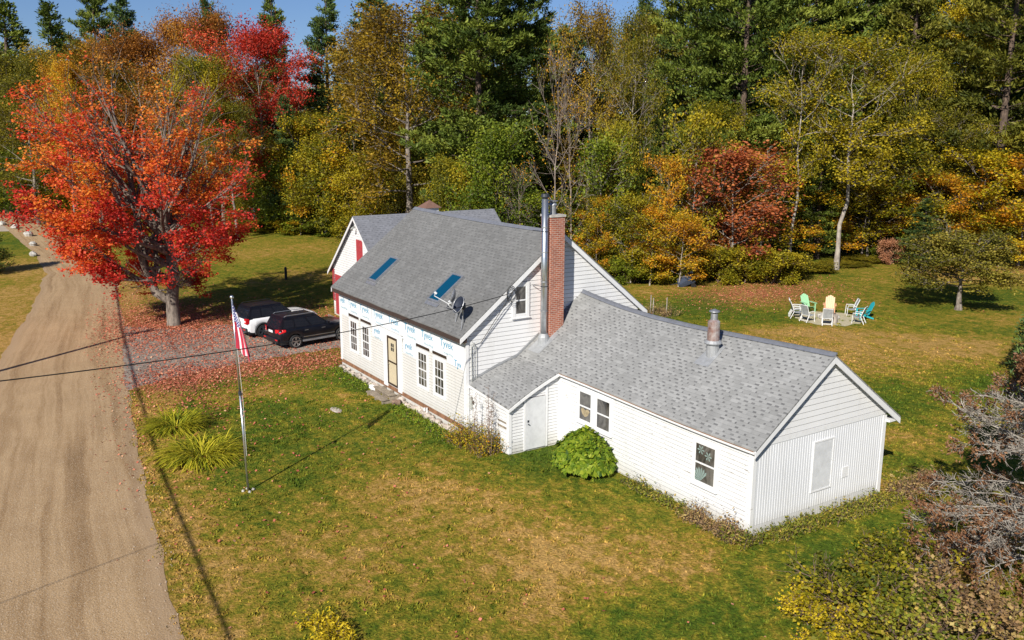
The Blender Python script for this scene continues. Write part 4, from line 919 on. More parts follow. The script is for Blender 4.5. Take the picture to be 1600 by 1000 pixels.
# ------------------------------------------------------------------ steps, dishes, flagpole
st_ = thing('wooden_steps', 'weathered plank steps below the tan front door', 'steps', (-6.2, -.6, 0))
for k, (y, z) in enumerate(((-.28, .36), (-.62, .20))):
    mb = MB(); mb.box((-7.05, y-.32, z-.05), (-5.45, y, z)); mb.build('tread', WOODSTEP, st_)
mb = MB(); [mb.box((x, -.9, 0), (x+.06, -.04, .15)) for x in (-7.0, -6.25, -5.55)]; [mb.box((x, -.55, .15), (x+.06, -.04, .31)) for x in (-7.0, -6.25, -5.55)]; mb.build('stringer', WOODSTEP, st_)
mb = MB(); mb.tube([(-5.15, -.62, .12), (-5.0, -.30, .12)], .13, 10); lg = mb.build('log', BK_BROWN); tag(lg, 'short cut log lying beside the plank steps', 'log')
mb = MB(); mb.blob((-7.6, -.35, .1), (.42, .14, .12), rs, 10, 6, .1); tag(mb.build('pale_stone', WT), 'long white stone lying left of the plank steps', 'stone')
def dish(label, base, aim, r, mat, arm, name='satellite_dish'):
    base = np.array(base, float); t = thing(name, label, 'satellite dish', base)
    top = base+(0, 0, .62); n = unit(np.array(aim, float)); a = unit(np.cross(n, (0, 0, 1))); u = np.cross(a, n)
    c = top+n*.10; vs = []; fs = []; K = 20
    for i in range(5):
        q = i/4
        for k in range(K): an = 2*math.pi*k/K; vs.append(c+(a*math.cos(an)*r+u*math.sin(an)*r*1.1)*q+n*.12*q*q)
    fs = [(i*K+k, i*K+(k+1) % K, (i+1)*K+(k+1) % K, (i+1)*K+k) for i in range(4) for k in range(K)]
    o = MB().add(vs, fs).build('reflector', mat, t, smooth=True); s_ = o.modifiers.new('s', 'SOLIDIFY'); s_.thickness = .012
    rim = MB(); rim.tube([c+(a*math.cos(an)*r+u*math.sin(an)*r*1.1)+n*.12 for an in np.linspace(0, 6.283, 25)], .012, 5, cap=False); rim.build('rim', METALD, t)
    mb = MB(); mb.tube([base, base+(0, 0, .3), top], .028, 8); mb.tube([base+(.3, -.25, -.18), base+(0, 0, .35)], .014, 5); mb.tube([base+(-.3, .2, .15), base+(0, 0, .35)], .014, 5); mb.build('mast', METALD, t)
    mb = MB(); e = c+n*arm-u*r*.55; mb.tube([c-u*r*1.0, e, e+u*.1], .016, 6); am = mb.build('feed_arm', WB, t)
    mb = MB(); mb.tube([e+u*.10-n*.06, e+u*.14+n*.04], .045, 8); mb.build('feed_horn', WB, am)
    mb = MB(); mb.blob(top-n*.04, (.09, .09, .12), rs, 8, 5, .05); mb.build('mount', DARKMETAL, t)
dk = plain('dark_grey_dish', (.02, .026, .045), .6)
rtv = cr
dish('grey satellite dish turned edge-on, its long arm pointing left, on the farmhouse roof', (-1.15, .30, mainz(.30)), -cr*1.0+cu*.25+np.array([0, 0, .1]), .31, METALD, .75)
dish('dark oval satellite dish nearest the roof edge of the farmhouse', (-.42, .12, mainz(.12)), -cr*.75-cd*.55+np.array([0, 0, .35]), .30, dk, .50)
FB = G(388, 767); fp = thing('flagpole', 'tall thin metal flagpole standing in the front lawn', 'flagpole', FB)
ft = FB+np.array([-.12, -.1, 6.2])
# slight lean of the pole toward the road
mid = FB*.48+ft*.52
mb = MB(); mb.tube([FB, mid], .035, 10); mb.build('lower_pole', METAL, fp, smooth=True); mb = MB(); mb.tube([mid, ft], .027, 10); mb.build('upper_pole', METAL, fp, smooth=True)
mb = MB(); mb.tube([mid-(0, 0, .06), mid+(0, 0, .06)], .05, 10); mb.box(mid+(.03, -.03, -.04), mid+(.12, .03, .04)); mb.build('pole_clamp', DARKMETAL, fp)
mb = MB(); mb.blob(ft+(0, 0, .06), (.06, .06, .06), rs, 12, 8, 0); mb.build('finial', METAL, fp, smooth=True)
mb = MB(); mb.tube([FB+(.06, 0, 1.2), FB+(.05, 0, 3), ft+(.05, 0, -.2)], .005, 4); mb.build('halyard', WT, fp)
mb = MB(); [mb.blob(FB+(math.cos(a)*.16, math.sin(a)*.16, .02), (.07, .06, .05), rs, 6, 4) for a in (0, 1.5, 3, 4.5)]; mb.build('base_stones', GRANITE, fp)
def flag():
    # 1.5 m hoist down the pole, fly hangs limp in folds down beside it
    n, m_ = 40, 40; H, Lf = .92, 1.5; vs = []; uvs = []
    top = ft+(0, 0, -.14); side = cr*np.array([1, 1, 0]); side = unit(side); dep = np.array([-side[1], side[0], 0])
    for i in range(n+1):
        s_ = i/n
        for j in range(m_+1):
            t = j/m_; ph = 2*math.pi*1.9*t+.6*math.sin(s_*3)
            W_ = .14+.30*s_**.8; o = .02+W_*(t**.8+.16*math.sin(ph))+.05*s_
            z = -(s_*1.36+t*.42)-.02*math.sin(ph*1.3+s_*6)
            vs.append(top+side*o+dep*(-.05-.10*math.cos(ph)*(.4+.6*s_))+np.array([0, 0, z])); uvs.append((s_, 1-t))
    fs = [(i*(m_+1)+j, i*(m_+1)+j+1, (i+1)*(m_+1)+j+1, (i+1)*(m_+1)+j) for i in range(n) for j in range(m_)]
    m, ns, ls, b = newmat('flag_cloth'); uv = uvnode(ns); s = N(ns, 'ShaderNodeSeparateXYZ'); ls.new(uv, s.inputs[0])
    stp = mth(ns, ls, 'LESS_THAN', mth(ns, ls, 'MODULO', mth(ns, ls, 'FLOOR', mth(ns, ls, 'MULTIPLY', s.outputs[1], 13.)), 2.), .5)
    c = mix(ns, ls, stp, (.75, .74, .76), (.48, .02, .05))
    can = mth(ns, ls, 'MULTIPLY', mth(ns, ls, 'LESS_THAN', s.outputs[0], .40), mth(ns, ls, 'GREATER_THAN', s.outputs[1], .4615))
    # stars: dots on a staggered grid
    gx = mth(ns, ls, 'MULTIPLY', s.outputs[0], 15.); gy = mth(ns, ls, 'MULTIPLY', mth(ns, ls, 'SUBTRACT', s.outputs[1], .4615), 9/.5385)
    ro = mth(ns, ls, 'MULTIPLY', mth(ns, ls, 'MODULO', mth(ns, ls, 'FLOOR', gy), 2.), .5)
    fx = mth(ns, ls, 'SUBTRACT', mth(ns, ls, 'FRACT', mth(ns, ls, 'ADD', gx, ro)), .5); fy = mth(ns, ls, 'SUBTRACT', mth(ns, ls, 'FRACT', gy), .5)
    dd = mth(ns, ls, 'ADD', mth(ns, ls, 'MULTIPLY', fx, fx), mth(ns, ls, 'MULTIPLY', fy, fy)); star = mth(ns, ls, 'LESS_THAN', dd, .075)
    c = mix(ns, ls, can, c, mix(ns, ls, star, (.05, .05, .22), (.8, .8, .82)))
    ls.new(c, b.inputs['Base Color']); b.inputs['Roughness'].default_value = .7; b.inputs['Sheen Weight'].default_value = .2
    o = MB().add(vs, fs).build('flag', m, None, smooth=True); l = o.data.uv_layers.new(name='UVMap'); uu = np.array(uvs)
    for lp in o.data.loops: l.data[lp.index].uv = uu[lp.vertex_index]
    tag(o, 'stars and stripes flag hanging limp from the flagpole', 'flag')
flag()
# ------------------------------------------------------------------ vehicles
def suv(label, loc, ang, L, Wd, H, body, roofm, clad, wr, hood, belt, rim, lights, rails=True, chrome=True, group='sport utility vehicles on the driveway'):
    t = thing('parked_car', label, 'car', (0, 0, 0), group); w = Wd/2; zs = .33; xr, xf = .92, L-.90; ra = wr+.07; BX = [0, .35, L*.60, L*.66, L-.9, L-.12, L]
    hx = L*.655  # base of the windscreen
    def top(x): return np.interp(x, [0, .10, .4, hx, L-.55, L-.12, L], [belt-.16, belt-.03, belt, belt, hood, hood-.13, hood-.32])
    def wid(x): return w*np.interp(x, [0, .12, .5, L*.5, L-.7, L-.2, L], [.80, .93, .99, 1, .98, .88, .72])
    def bot(x):
        z = zs+np.interp(x, [0, .3, L-.3, L], [.14, 0, 0, .10])
        for xc in (xr, xf):
            if abs(x-xc) < ra: z = max(z, wr+math.sqrt(ra*ra-(x-xc)**2))
        return z
    X_ = sorted(set([0, .05, .12, .25, .4]+[xc+ra*math.sin(a) for xc in (xr, xf) for a in np.linspace(-1.57, 1.57, 13)]+list(np.linspace(1.5, L-1.5, 9))+[L-.3, L-.12, L-.04, L]))
    vs = []; M_ = 7
    for x in X_:
        z0, z1, ww = bot(x), top(x), wid(x); zt = max(z1, z0+.02); hgt = zt-z0
        pr_ = [(ww*.95, z0), (ww, z0+hgt*.35), (ww*1.0, z0+hgt*.62), (ww*.975, z0+hgt*.90), (ww*.93, zt-.005), (ww*.5, zt+.025*(x > hx)), (0, zt+.035*(x > hx))]
        vs += [(x, y, z) for y, z in pr_]+[(x, -y, z) for y, z in pr_[-2::-1]]
    n = 2*M_-1; fs = [(i*n+k, (i+1)*n+k, (i+1)*n+k+1, i*n+k+1) for i in range(len(X_)-1) for k in range(n-1)]
    fs += [tuple(range(n)), tuple((len(X_)-1)*n+k for k in range(n))[::-1]]
    bd = MB().add(vs, fs).build('body', body, t, smooth=True)
    mb = MB(); mb.box((.12, -w+.10, .26), (L-.15, w-.10, .62)); mb.box((.06, -w+.14, .36), (L-.06, w-.14, .60)); mb.build('underbody', BLACKP, t)
    # greenhouse
    gb = [(.10, w*.90, belt-.02), (hx+.02, w*.90, belt-.02)]; rx0, rx1 = .36, L*.50; rz_ = H
    def side(u, v, o=0.):   # u along, v up
        x0 = .08+(rx0-.08)*v; x1 = hx+.05+(rx1-hx-.05)*v
        y = w*.915-(w*.915-w*.73)*v+o; return (x0+(x1-x0)*u, y, belt-.03+(rz_-.05-belt+.03)*v)
    nu, nv_ = 8, 5; gvs = []
    lv = [0, .25, .55, .85, 1.]
    ring = []
    for v in lv:
        rr = [side(u, v) for u in np.linspace(0, 1, nu)]; ll = [(x, -y, z) for x, y, z in rr[::-1]]; ring.append(rr+ll)
    rr = [(side(u, 1)[0]*.96+.06, w*.64, H) for u in np.linspace(0, 1, nu)]; ring.append(rr+[(x, -y, z) for x, y, z in rr[::-1]])
    K = 2*nu; V_ = [p for r_ in ring for p in r_]; F_ = [(i*K+k, i*K+(k+1) % K, (i+1)*K+(k+1) % K, (i+1)*K+k)[::-1] for i in range(len(ring)-1) for k in range(K)]; F_.append(tuple((len(ring)-1)*K+k for k in range(K)))
    cb = MB().add(V_, F_).build('roof', roofm, t, smooth=True); 
    bvm = cb.modifiers.new('e', 'EDGE_SPLIT'); bvm.split_angle = R(40)
    for s_ in (1, -1):
        for (u0, u1, u0t, u1t) in ((.06, .27, .04, .27), (.31, .60, .31, .60), (.64, .95, .64, .955)):
            q = [side(u0, .12, .008), side(u1, .12, .008), side(u1t, .84, .008), side(u0t, .84, .008)]
            q = [(x, s_*y, z) for x, y, z in q]; MB().add(q, [(0, 1, 2, 3)[::s_]]).build('side_window', CARGLASS, t)
    def back(yf, v): a = side(0, v); return (a[0]-.012, yf*a[1]*.9, a[2])
    MB().add([back(1, .1), back(-1, .1), back(-.95, .82), back(.95, .82)], [(0, 1, 2, 3)]).build('rear_window', CARGLASS, t)
    def fr(yf, v): a = side(1, v); return (a[0]+.012, yf*a[1]*.92, a[2]+.005)
    MB().add([fr(1, .06), fr(-1, .06), fr(-.95, .92), fr(.95, .92)], [(3, 2, 1, 0)]).build('windscreen', CARGLASS, t)
    # rear: bumper, lamps, plate
    mb = MB(); mb.box((-.06, -w*.86, .36), (.10, w*.86, .62)); mb.build('rear_bumper', clad, t, bevel=.04)
    mb = MB(); mb.box((L-.08, -w*.76, .34), (L+.05, w*.76, .58)); mb.build('front_bumper', clad, t, bevel=.04)
    for s_ in (1, -1):
        mb = MB(); 
        if lights == 'wide': mb.prism([(-.02, s_*w*.52, .88), (.06, s_*w*.90, .86), (.38, s_*(w*.995+.0), .95), (.38, s_*w*.985, 1.07), (.06, s_*w*.89, 1.10), (-.02, s_*w*.52, 1.06)], (-.012, s_*.02, 0))
        else: mb.box((-.03, s_*w*.66, .84), (.16, s_*(w*.935), 1.12))
        o = mb.build('tail_light', REDLIGHT, t, bevel=.01)
        if lights != 'wide': MB().box((-.035, s_*w*.71, .93), (-.031, s_*w*.85, 1.02)).build('lens', WT, o)
        mb = MB(); mb.box((.02, s_*w*.55, .50), (-.065, s_*w*.82, .56)); mb.build('reflector', REDLIGHT, t)
        mb = MB(); mb.box((L-.20, s_*w*.50, hood-.34), (L-.03, s_*w*.80, hood-.20)); mb.build('headlight', METAL, t, bevel=.02)
        mb = MB(); mb.box((hx-.22, s_*(w*.93), belt+.02), (hx-.08, s_*(w*.93+.19), belt+.17)); mb.build('wing_mirror', body, t, bevel=.03)
        if chrome: mb = MB(); mb.bar((xr+ra+.02, s_*(w*1.0+.005), .56), (xf-ra-.02, s_*(w+.005), .56), .035, .03); mb.build('door_strip', METAL, t)
        mb = MB(); mb.bar((xr+ra-.02, s_*(w*.97), .36), (xf-ra+.02, s_*(w*.97), .36), .12, .10); mb.build('side_sill', clad if not chrome else METALD, t)
        for xh in (1.45, 2.45): MB().bar((xh, s_*(w*.985+.015), belt-.16), (xh+.2, s_*(w*.985+.015), belt-.155), .03).build('door_handle', body if not chrome else METAL, t)
        if rails: mb = MB(); mb.tube([(.45, s_*w*.66, H+.01), (.55, s_*w*.66, H+.06), (rx1-.1, s_*w*.66, H+.06), (rx1, s_*w*.66, H+.0)], .018, 6); mb.build('roof_rail', METALD if chrome else BLACKP, t)
        if not chrome:
            for xc in (xr, xf):
                mb = MB(); A_ = np.linspace(-.25, math.pi+.25, 15); pts = [(xc+(ra+.03)*math.cos(a), s_*(wid(xc)*.985+.012), wr+(ra+.03)*math.sin(a)) for a in A_]; mb.tube(pts, .045, 6); mb.build('wheel_arch', clad, t)
        for xc in (xr, xf):
            yc = s_*(w-.11); mb = MB(); mb.tube([(xc, yc-.115, wr), (xc, yc-.095, wr), (xc, yc+.095, wr), (xc, yc+.115, wr)], [wr*.9, wr, wr, wr*.9], 28, cap=False)
            mb.tube([(xc, yc+s_*.115, wr), (xc, yc+s_*.10, wr)], [wr*.9, wr*.70], 28, cap=False); wh = mb.build('wheel', RUBBER, t, smooth=True)
            mb = MB(); y_ = yc+s_*.10
            A_ = np.linspace(0, 2*math.pi, 25); mb.tube([(xc+wr*.70*math.cos(a), y_, wr+wr*.70*math.sin(a)) for a in A_], .022, 5, cap=False)
            for k in range(5):
                a = k*2*math.pi/5+.3
                for da in (-.16, .16): mb.bar((xc+.05*math.cos(a), y_+s_*.006, wr+.05*math.sin(a)), (xc+wr*.69*math.cos(a+da), y_-s_*.0, wr+wr*.69*math.sin(a+da)), .045, .03, up=(0, 1, 0))
            mb.tube([(xc, y_-s_*.02, wr), (xc, y_+s_*.02, wr)], .06, 10); mb.build('rim', rim, wh)
            mb = MB(); mb.tube([(xc, yc+s_*.03, wr), (xc, yc+s_*.04, wr)], wr*.70, 20); mb.build('hub', BLACKP, wh)
    mb = MB(); mb.box((-.035, -.22, .86), (-.022, .22, .98)); mb.build('number_plate', WT, t)
    mb = MB(); mb.tube([(-.05, -w*.55, .34), (.1, -w*.55, .34)], .04, 8); mb.build('exhaust', METALD, t)
    t.location = loc; t.rotation_euler = (0, 0, ang); return t
hd_ = R(90+8.5)
d1 = np.array([math.cos(hd_), math.sin(hd_), 0]); n1 = np.array([-d1[1], d1[0], 0])
p0 = G(462, 544)-d1*.92+n1*.82; p0[2] = .006
suv('black sport utility vehicle with red tail lights, parked nearer the house corner', p0, hd_, 4.53, 1.84, 1.66, BLACKCAR, BLACKCAR, BLACKCAR, .355, 1.02, 1.06, METAL, 'wide')
hd2 = R(90+9); d1 = np.array([math.cos(hd2), math.sin(hd2), 0]); n1 = np.array([-d1[1], d1[0], 0])
p1 = G(411, 527)-d1*.92+n1*.84; p1[2] = .006
suv('white sport utility vehicle with black roof, parked beyond the black one', p1, hd2, 4.40, 1.89, 1.72, WHITECAR, BLACKCAR, plain('grey_cladding', (.05, .052, .055), .6), .36, 1.06, 1.10, DARKMETAL, 'box', chrome=False)
# ------------------------------------------------------------------ fire pit circle
pc = np.array([-6.85, 29.3, 0])
mb = MB(); rg = np.random.default_rng(41); vs = [pc+(0, 0, .012)]; K = 40
vs += [pc+np.array([2.05*math.cos(a)*(1+.07*rg.normal()), 2.05*math.sin(a)*(1+.07*rg.normal()), .008]) for a in np.linspace(0, 2*math.pi, K, endpoint=False)]
mb.add(vs, [(0, 1+k, 1+(k+1) % K) for k in range(K)]); tag(mb.build('sand_ring', SAND), kind='structure')
fpit = thing('fire_pit', 'low ring of stones in the middle of the chair circle', 'fire pit', pc)
mb = MB(); [mb.blob(pc+(.5*math.cos(a), .5*math.sin(a), .12), (.17, .15, .14), rg, 7, 5) for a in np.linspace(0, 6.28, 11)[:-1]]; mb.build('stones', GRANITE, fpit)
mb = MB(); mb.tube([pc+(0, 0, .0), pc+(0, 0, .10)], .42, 14); mb.build('ashes', plain('ash', (.12, .11, .10), .95), fpit)
for q, r, h, lb in (((1304, 504), .17, .48, 'pale upright log stump at the front of the chair circle'), ((1301, 497), .2, .30, 'short brown log stump behind the pale one')):
    g0 = G(*q); mb = MB(); mb.tube([g0, g0+(0, 0, h)], [r, r*.95], 12); tag(mb.build('log_stump', BK_PALE if h > .4 else BK_BROWN), lb, 'stump')
def sling(label, loc, ang):
    t = thing('patio_chair', label, 'chair', (0, 0, 0), 'white framed sling patio chairs')
    # faces +x
    for s_ in (-.27, .27):
        mb = MB(); mb.tube([(.26, s_, 0), (.24, s_, .40), (.22, s_, .62), (-.12, s_, .62), (-.24, s_, .58)], .022, 6); mb.build('arm_frame', WHITEMETAL, t)
        mb = MB(); mb.tube([(-.42, s_, 0), (-.22, s_, .42), (-.30, s_, .70), (-.44, s_, 1.02)], .022, 6); mb.build('back_frame', WHITEMETAL, t)
    mb = MB(); mb.tube([(-.44, -.27, 1.02), (-.44, .27, 1.02)], .02, 6); mb.tube([(-.37, -.27, .10), (-.37, .27, .10)], .016, 6); mb.tube([(.24, -.27, .40), (.24, .27, .40)], .018, 6); mb.tube([(-.22, -.27, .40), (-.22, .27, .40)], .018, 6); mb.build('cross_bar', WHITEMETAL, t)
    mb = MB(); P_ = [(.24, .42), (.05, .37), (-.12, .37), (-.22, .41), (-.31, .68), (-.44, 1.0)]; vs = [(x, y, z) for x, z in P_ for y in (-.25, .25)]; mb.add(vs, [(2*i, 2*i+1, 2*i+3, 2*i+2) for i in range(5)]); o = mb.build('sling', SEATFAB, t); sm = o.modifiers.new('s', 'SOLIDIFY'); sm.thickness = .012
    t.location = loc; t.rotation_euler = (0, 0, ang); return t
def adirondack(label, loc, ang, c, nm):
    m = plain(nm, c, .5, var=.05); t = thing('adirondack_chair', label, 'chair', (0, 0, 0), 'coloured plastic adirondack chairs')
    mb = MB()
    for k in range(5):
        y = -.22+.11*k; h = .98-.10*abs(k-2)**1.5*.5
        mb.prism([(-.18, y-.052, .28), (-.18, y+.052, .28), (-.18-.36*h, y+.058, .28+.78*h), (-.18-.36*h, y-.045, .28+.78*h)], (-.02, 0, 0))
    mb.build('backrest', m, t)
    mb = MB(); [mb.prism([(.34-.13*k, -.27, .36-.035*k), (.34-.13*k, .27, .36-.035*k), (.23-.13*k, .27, .335-.035*k), (.23-.13*k, -.27, .335-.035*k)], (0, 0, .02)) for k in range(4)]; mb.build('seat', m, t)
    for s_ in (-1, 1):
        mb = MB(); mb.box((-.30, s_*.26, .56), (.40, s_*.40, .585)); mb.build('armrest', m, t)
        mb = MB(); mb.box((.28, s_*.29, 0), (.37, s_*.33, .56)); mb.build('leg', m, t)
        mb = MB(); mb.prism([(.34, s_*.27, .36), (.34, s_*.27, .28), (-.50, s_*.27, 0), (-.50, s_*.27, .10)], (0, s_*.02, 0)); mb.build('leg', m, t)
    t.location = loc; t.rotation_euler = (0, 0, ang); return t
def toward(p): return math.atan2(pc[1]-p[1], pc[0]-p[0])
CH = [((-8.55, 28.35), 'leftmost sling chair of the circle, seen from its side and partly behind another', .2), ((-7.95, 27.75), 'second sling chair from the left, angled across the leftmost one', -.1), ((-6.95, 27.55), 'sling chair with its back to us, left of the nearest one', 0),
      ((-5.75, 27.75), 'sling chair nearest the farmhouse, back turned squarely to us', .1), ((-6.75, 31.25), 'farther sling chair at the right of the fire circle, facing left', 9), ((-5.05, 29.65), 'sling chair at the right front, in front of the turquoise chair', .2)]
for i, (p, lb, j) in enumerate(CH): sling('white framed '+lb, (*p, .012), R(228) if j == 9 else toward(p)+j)
for p, lb, c, nm in (((-8.95, 29.95), 'mint green adirondack chair facing us in the circle', (.32, .60, .34), 'mint_plastic'), ((-7.85, 30.65), 'peach orange adirondack chair facing us in the circle', (.76, .40, .22), 'peach_plastic'), ((-5.65, 31.05), 'turquoise adirondack chair at the far right of the circle', (.02, .38, .42), 'turquoise_plastic')):
    adirondack(lb, (*p, .012), toward(p), c, nm)
# dark cart tipped in the hedge
g0 = G(1073, 449); ct = thing('garden_cart', 'dark garden cart tipped on its side at the hedge edge', 'cart', g0)
u_ = unit(cr*np.array([1, 1, 0])); v_ = np.array([-u_[1], u_[0], 0])
def L3(a, b_, c): return g0+u_*a+v_*b_+np.array([0, 0, c])
mb = MB(); A = [L3(-.6, 0, .15), L3(.45, 0, .75), L3(.62, .1, .40), L3(-.35, .1, -.02)]; B_ = [p+v_*.55+np.array([0, 0, .35]) for p in A]
mb.add(A+B_, [(0, 1, 2, 3), (0, 4, 5, 1), (3, 2, 6, 7), (0, 3, 7, 4), (1, 5, 6, 2)]); o = mb.build('tray', plain('slate_blue_tub', (.05, .065, .10), .4), ct); sm = o.modifiers.new('s', 'SOLIDIFY'); sm.thickness = .03
mb = MB(); mb.tube([L3(.50, .0, .12), L3(.50, .12, .14)], .19, 14); mb.build('wheel', RUBBER, ct); mb = MB(); mb.tube([L3(-.5, .3, .3), L3(-1.1, .4, .10)], .02, 5); mb.build('handle', DARKMETAL, ct)
# vegetable-plot posts
for q, h, lb in (((1016, 489), 1.15, 'leftmost of the thin garden posts behind the wing roof'), ((1020, 490), 1.0, 'middle thin garden post behind the wing roof'), ((1041, 492), 1.1, 'pale garden post standing right of the two thin ones')):
    g0 = G(*q); mb = MB(); mb.tube([g0, g0+(0.03, 0, h)], .035, 6); tag(mb.build('garden_post', BK_PALE), lb, 'post', 'thin garden posts')
g0 = G(447, 437); pp = thing('yard_post', 'short black post in the shaded side lawn', 'post', g0); MB().tube([g0, g0+(0, 0, .85)], .10, 10).build('shaft', BLACKP, pp); MB().tube([g0+(0, 0, .85), g0+(0, 0, .98)], [.13, .04], 10).build('cap', BLACKP, pp)
# boulders along the road
for i, (q, r, lb) in enumerate([((4, 352), .6, 'boulder at the left frame edge beside the pale track'), ((24, 357), .65, 'second boulder from the left along the road verge'), ((45, 369), .65, 'white boulder beside the road nearest the red maple'), ((52, 384), .5, 'small boulder half hidden by low maple leaves'), ((52, 400), .5, 'blocky pale boulder at the road bend')]):
    g0 = G(*q); mb = MB(); mb.blob(g0+(0, 0, r*.3), (r, r*.7, r*.5), rg, 10, 7, .15); tag(mb.build('boulder', GRANITE), lb, 'boulder', 'boulders beside the road')
# stepping stones in the lawn
for q, lb in (((525, 641), 'flat stone set in the lawn left of the steps'),):
    g0 = G(*q); mb = MB(); mb.blob(g0+(0, 0, .01), (.42, .20, .03), rg, 10, 4, .1); tag(mb.build('flat_stone', STONE), lb, 'stone')
# ------------------------------------------------------------------ poles and wires
def pole(label, x, y, h):
    t = thing('utility_pole', label, 'utility pole', (x, y, 0)); MB().tube([(x, y, 0), (x, y, h)], [.16, .11], 12).build('pole', POLEW, t)
    MB().box((x-.06, y-.9, h-.75), (x+.06, y+.9, h-.63)).build('crossarm', POLEW, t)
    for dy_ in (-.8, .8, 0): mb = MB(); mb.tube([(x, y+dy_, h-.63), (x, y+dy_, h-.48)], .04, 8); mb.build('insulator', GREYBOX, t)
pole('utility pole beside the road left of the maple', -17.6, -17.2, 9.0)
pole('second utility pole farther along the field', 15.2, -36.7, 9.3)
def span(pts, r, label, nm='utility_wire', mat=WIRE):
    mb = MB(); mb.tube(pts, r, 5); return tag(mb.build(nm, mat), label, 'wire', 'overhead wires')
def cat(a, b_, sag, n=20): a = np.array(a, float); b_ = np.array(b_, float); return [a+(b_-a)*t-np.array([0, 0, sag*4*t*(1-t)]) for t in np.linspace(0, 1, n)]
A = np.array([.25, 1.8, 5.35]); hv = np.array([7.454, -19.235, 0])
tz = [(0, 5.35), (.176, 5.334), (.324, 5.41), (.45, 5.48), (.611, 5.65), (.734, 5.86), (.87, 6.2), (1.1, 6.75), (1.4, 7.4), (2.0, 8.7)]
tt = np.linspace(0, 2, 41); zz = np.polyval(np.polyfit([a for a, _ in tz], [b_ for _, b_ in tz], 4), tt)
span([A+hv*t+np.array([0, 0, z-5.35]) for t, z in zip(tt, zz)], .014, 'black service wire sagging from the gable across the lawn')
# roadside lines: thick bundle low, thin line high
thb = math.tan(R(EL)); shx, shy = math.cos(R(AZ)), math.sin(R(AZ))
def from_shadow(q, h): g0 = G(*q); k = h/thb; return g0+np.array([-shx*k, -shy*k, h])
bpts = [from_shadow((178, 425), 7.5), from_shadow((190, 510), 7.6), from_shadow((210, 590), 7.3), from_shadow((255, 740), 7.2), from_shadow((360, 1000), 7.4)]
far = bpts[0]+(bpts[0]-bpts[1])*1.6; near = bpts[-1]+(bpts[-1]-bpts[-2])*1.2
from mathutils import geometry
span([far]+bpts+[near], .042, 'thick black cable bundle strung along the road')
wq = [np.array([x, np.interp(x, [-48, -15, .8, 10, 20], [-2.6, -6.6, -8.1, -9.1, -10.0]), 0])+np.array([-shx*9.1/thb, -shy*9.1/thb, 9.1]) for x in (-60, -30, -15, 0, 10, 16)]
span(wq, .013, 'thin upper wire strung along the road')
# ------------------------------------------------------------------ vegetation prototypes
proto('pineA', pine(101, 26, 5.0, 3.0, gap=1.05, br=6, tuft=23, needles=18, nsize=.33), barkm=BK_PINE, leafm=L_PINE)
proto('pineB', pine(102, 26, 5.6, 4, gap=1.15, br=6, tuft=26, needles=19, nsize=.33, cone=.5), barkm=BK_PINE, leafm=L_PINE)
proto('pineC', pine(103, 20, 3.6, 1., gap=.66, tuft=15, needles=14, nsize=.32, cone=.9), barkm=BK_PINE, leafm=L_PINE)
proto('broad', deciduous(111, 20, 6.2, 5, 24, 30000, .22, .34, 'oval', (10, 70), .62), barkm=BK_GREY, leafm=L_GOLD)
proto('oval', deciduous(112, 20, 4.6, 6, 24, 26000, .21, .26, 'oval', (25, 70), .55), barkm=BK_GREY, leafm=L_GOLD)
proto('birch', deciduous(113, 20, 4.2, 7.5, 22, 11500, .21, .20, 'column', (15, 60), .45, trunk_top=.97, leaf_start=.2), barkm=BK_PALE, leafm=L_YG)
proto('open', deciduous(114, 20, 5.5, 5, 24, 17000, .22, .36, 'oval', (0, 60), .60, leaf_start=.15, twigr=.020, trunk_top=.88), barkm=BK_GREY, leafm=L_GOLD)
proto('bare', deciduous(115, 16, 3.2, 3, 20, 260, .18, .15, 'column', (30, 65), .35, nsub=5, ntw=3, twigr=.011), barkm=BK_TWIG, leafm=L_ORANGE)
proto('under', deciduous(116, 9, 3.2, 1.8, 20, 9500, .20, .09, 'oval', (0, 50), .34, flat=.35, upb=1.0, leaf_start=.15), barkm=BK_GREY, leafm=L_MIXO)
proto('under2', deciduous(117, 11, 2.9, 1.6, 24, 9000, .23, .10, 'oval', (10, 60), .42, flat=.6), barkm=BK_PALE, leafm=L_YG)
proto('shrub', deciduous(118, 3.2, 2.1, .2, 24, 9000, .19, .05, 'broad', (10, 60), .26, stems=4), trunkname='stems', crown='foliage', barkm=BK_BROWN, leafm=L_YG)
proto('dense', deciduous(119, 10, 4.3, .6, 30, 26000, .22, .2, 'broad', (5, 70), .50), barkm=BK_GREY, leafm=L_GREEN)
rgT = np.random.default_rng(77)
# nominal height and crown radius of every prototype
NOM = dict(pineA=(26.5, 4.6), pineB=(26.5, 5.0), pineC=(20.3, 3.6), broad=(23.5, 6.8), oval=(22.5, 5.2), birch=(21.5, 4.6), open=(22.5, 6.2), bare=(17, 3.4), under=(9.8, 3.6), under2=(12.2, 3.3), shrub=(3.7, 2.4), dense=(11.8, 5))
def tree(key, px, depth, top, wpx, label, leafm=None, barkm=None, name='tree', cat='tree', group=None, z=None):
    g0 = ground_at(px, depth); H, Rc = NOM[key]
    # height so that the top meets the line of sight
    d0 = depth; h = 1.
    for _ in range(20):
        py = PR(g0+np.array([0, 0, h]))[1]; h *= max(.3, min(3, (PR(g0)[1]-top)/max(1e-3, (PR(g0)[1]-py)))) if abs(py-top) > .5 else 1
    sr = wpx*depth/F/2/Rc; g0[2] = 0
    sy = sr*rgT.uniform(.85, 1.1)
    return plant(key, name, label, cat, g0, rgT.uniform(0, 6.28), (sr, sy, h/H), leafm, barkm, group)
FG = 'trees of the wood behind the yard'
T = tree
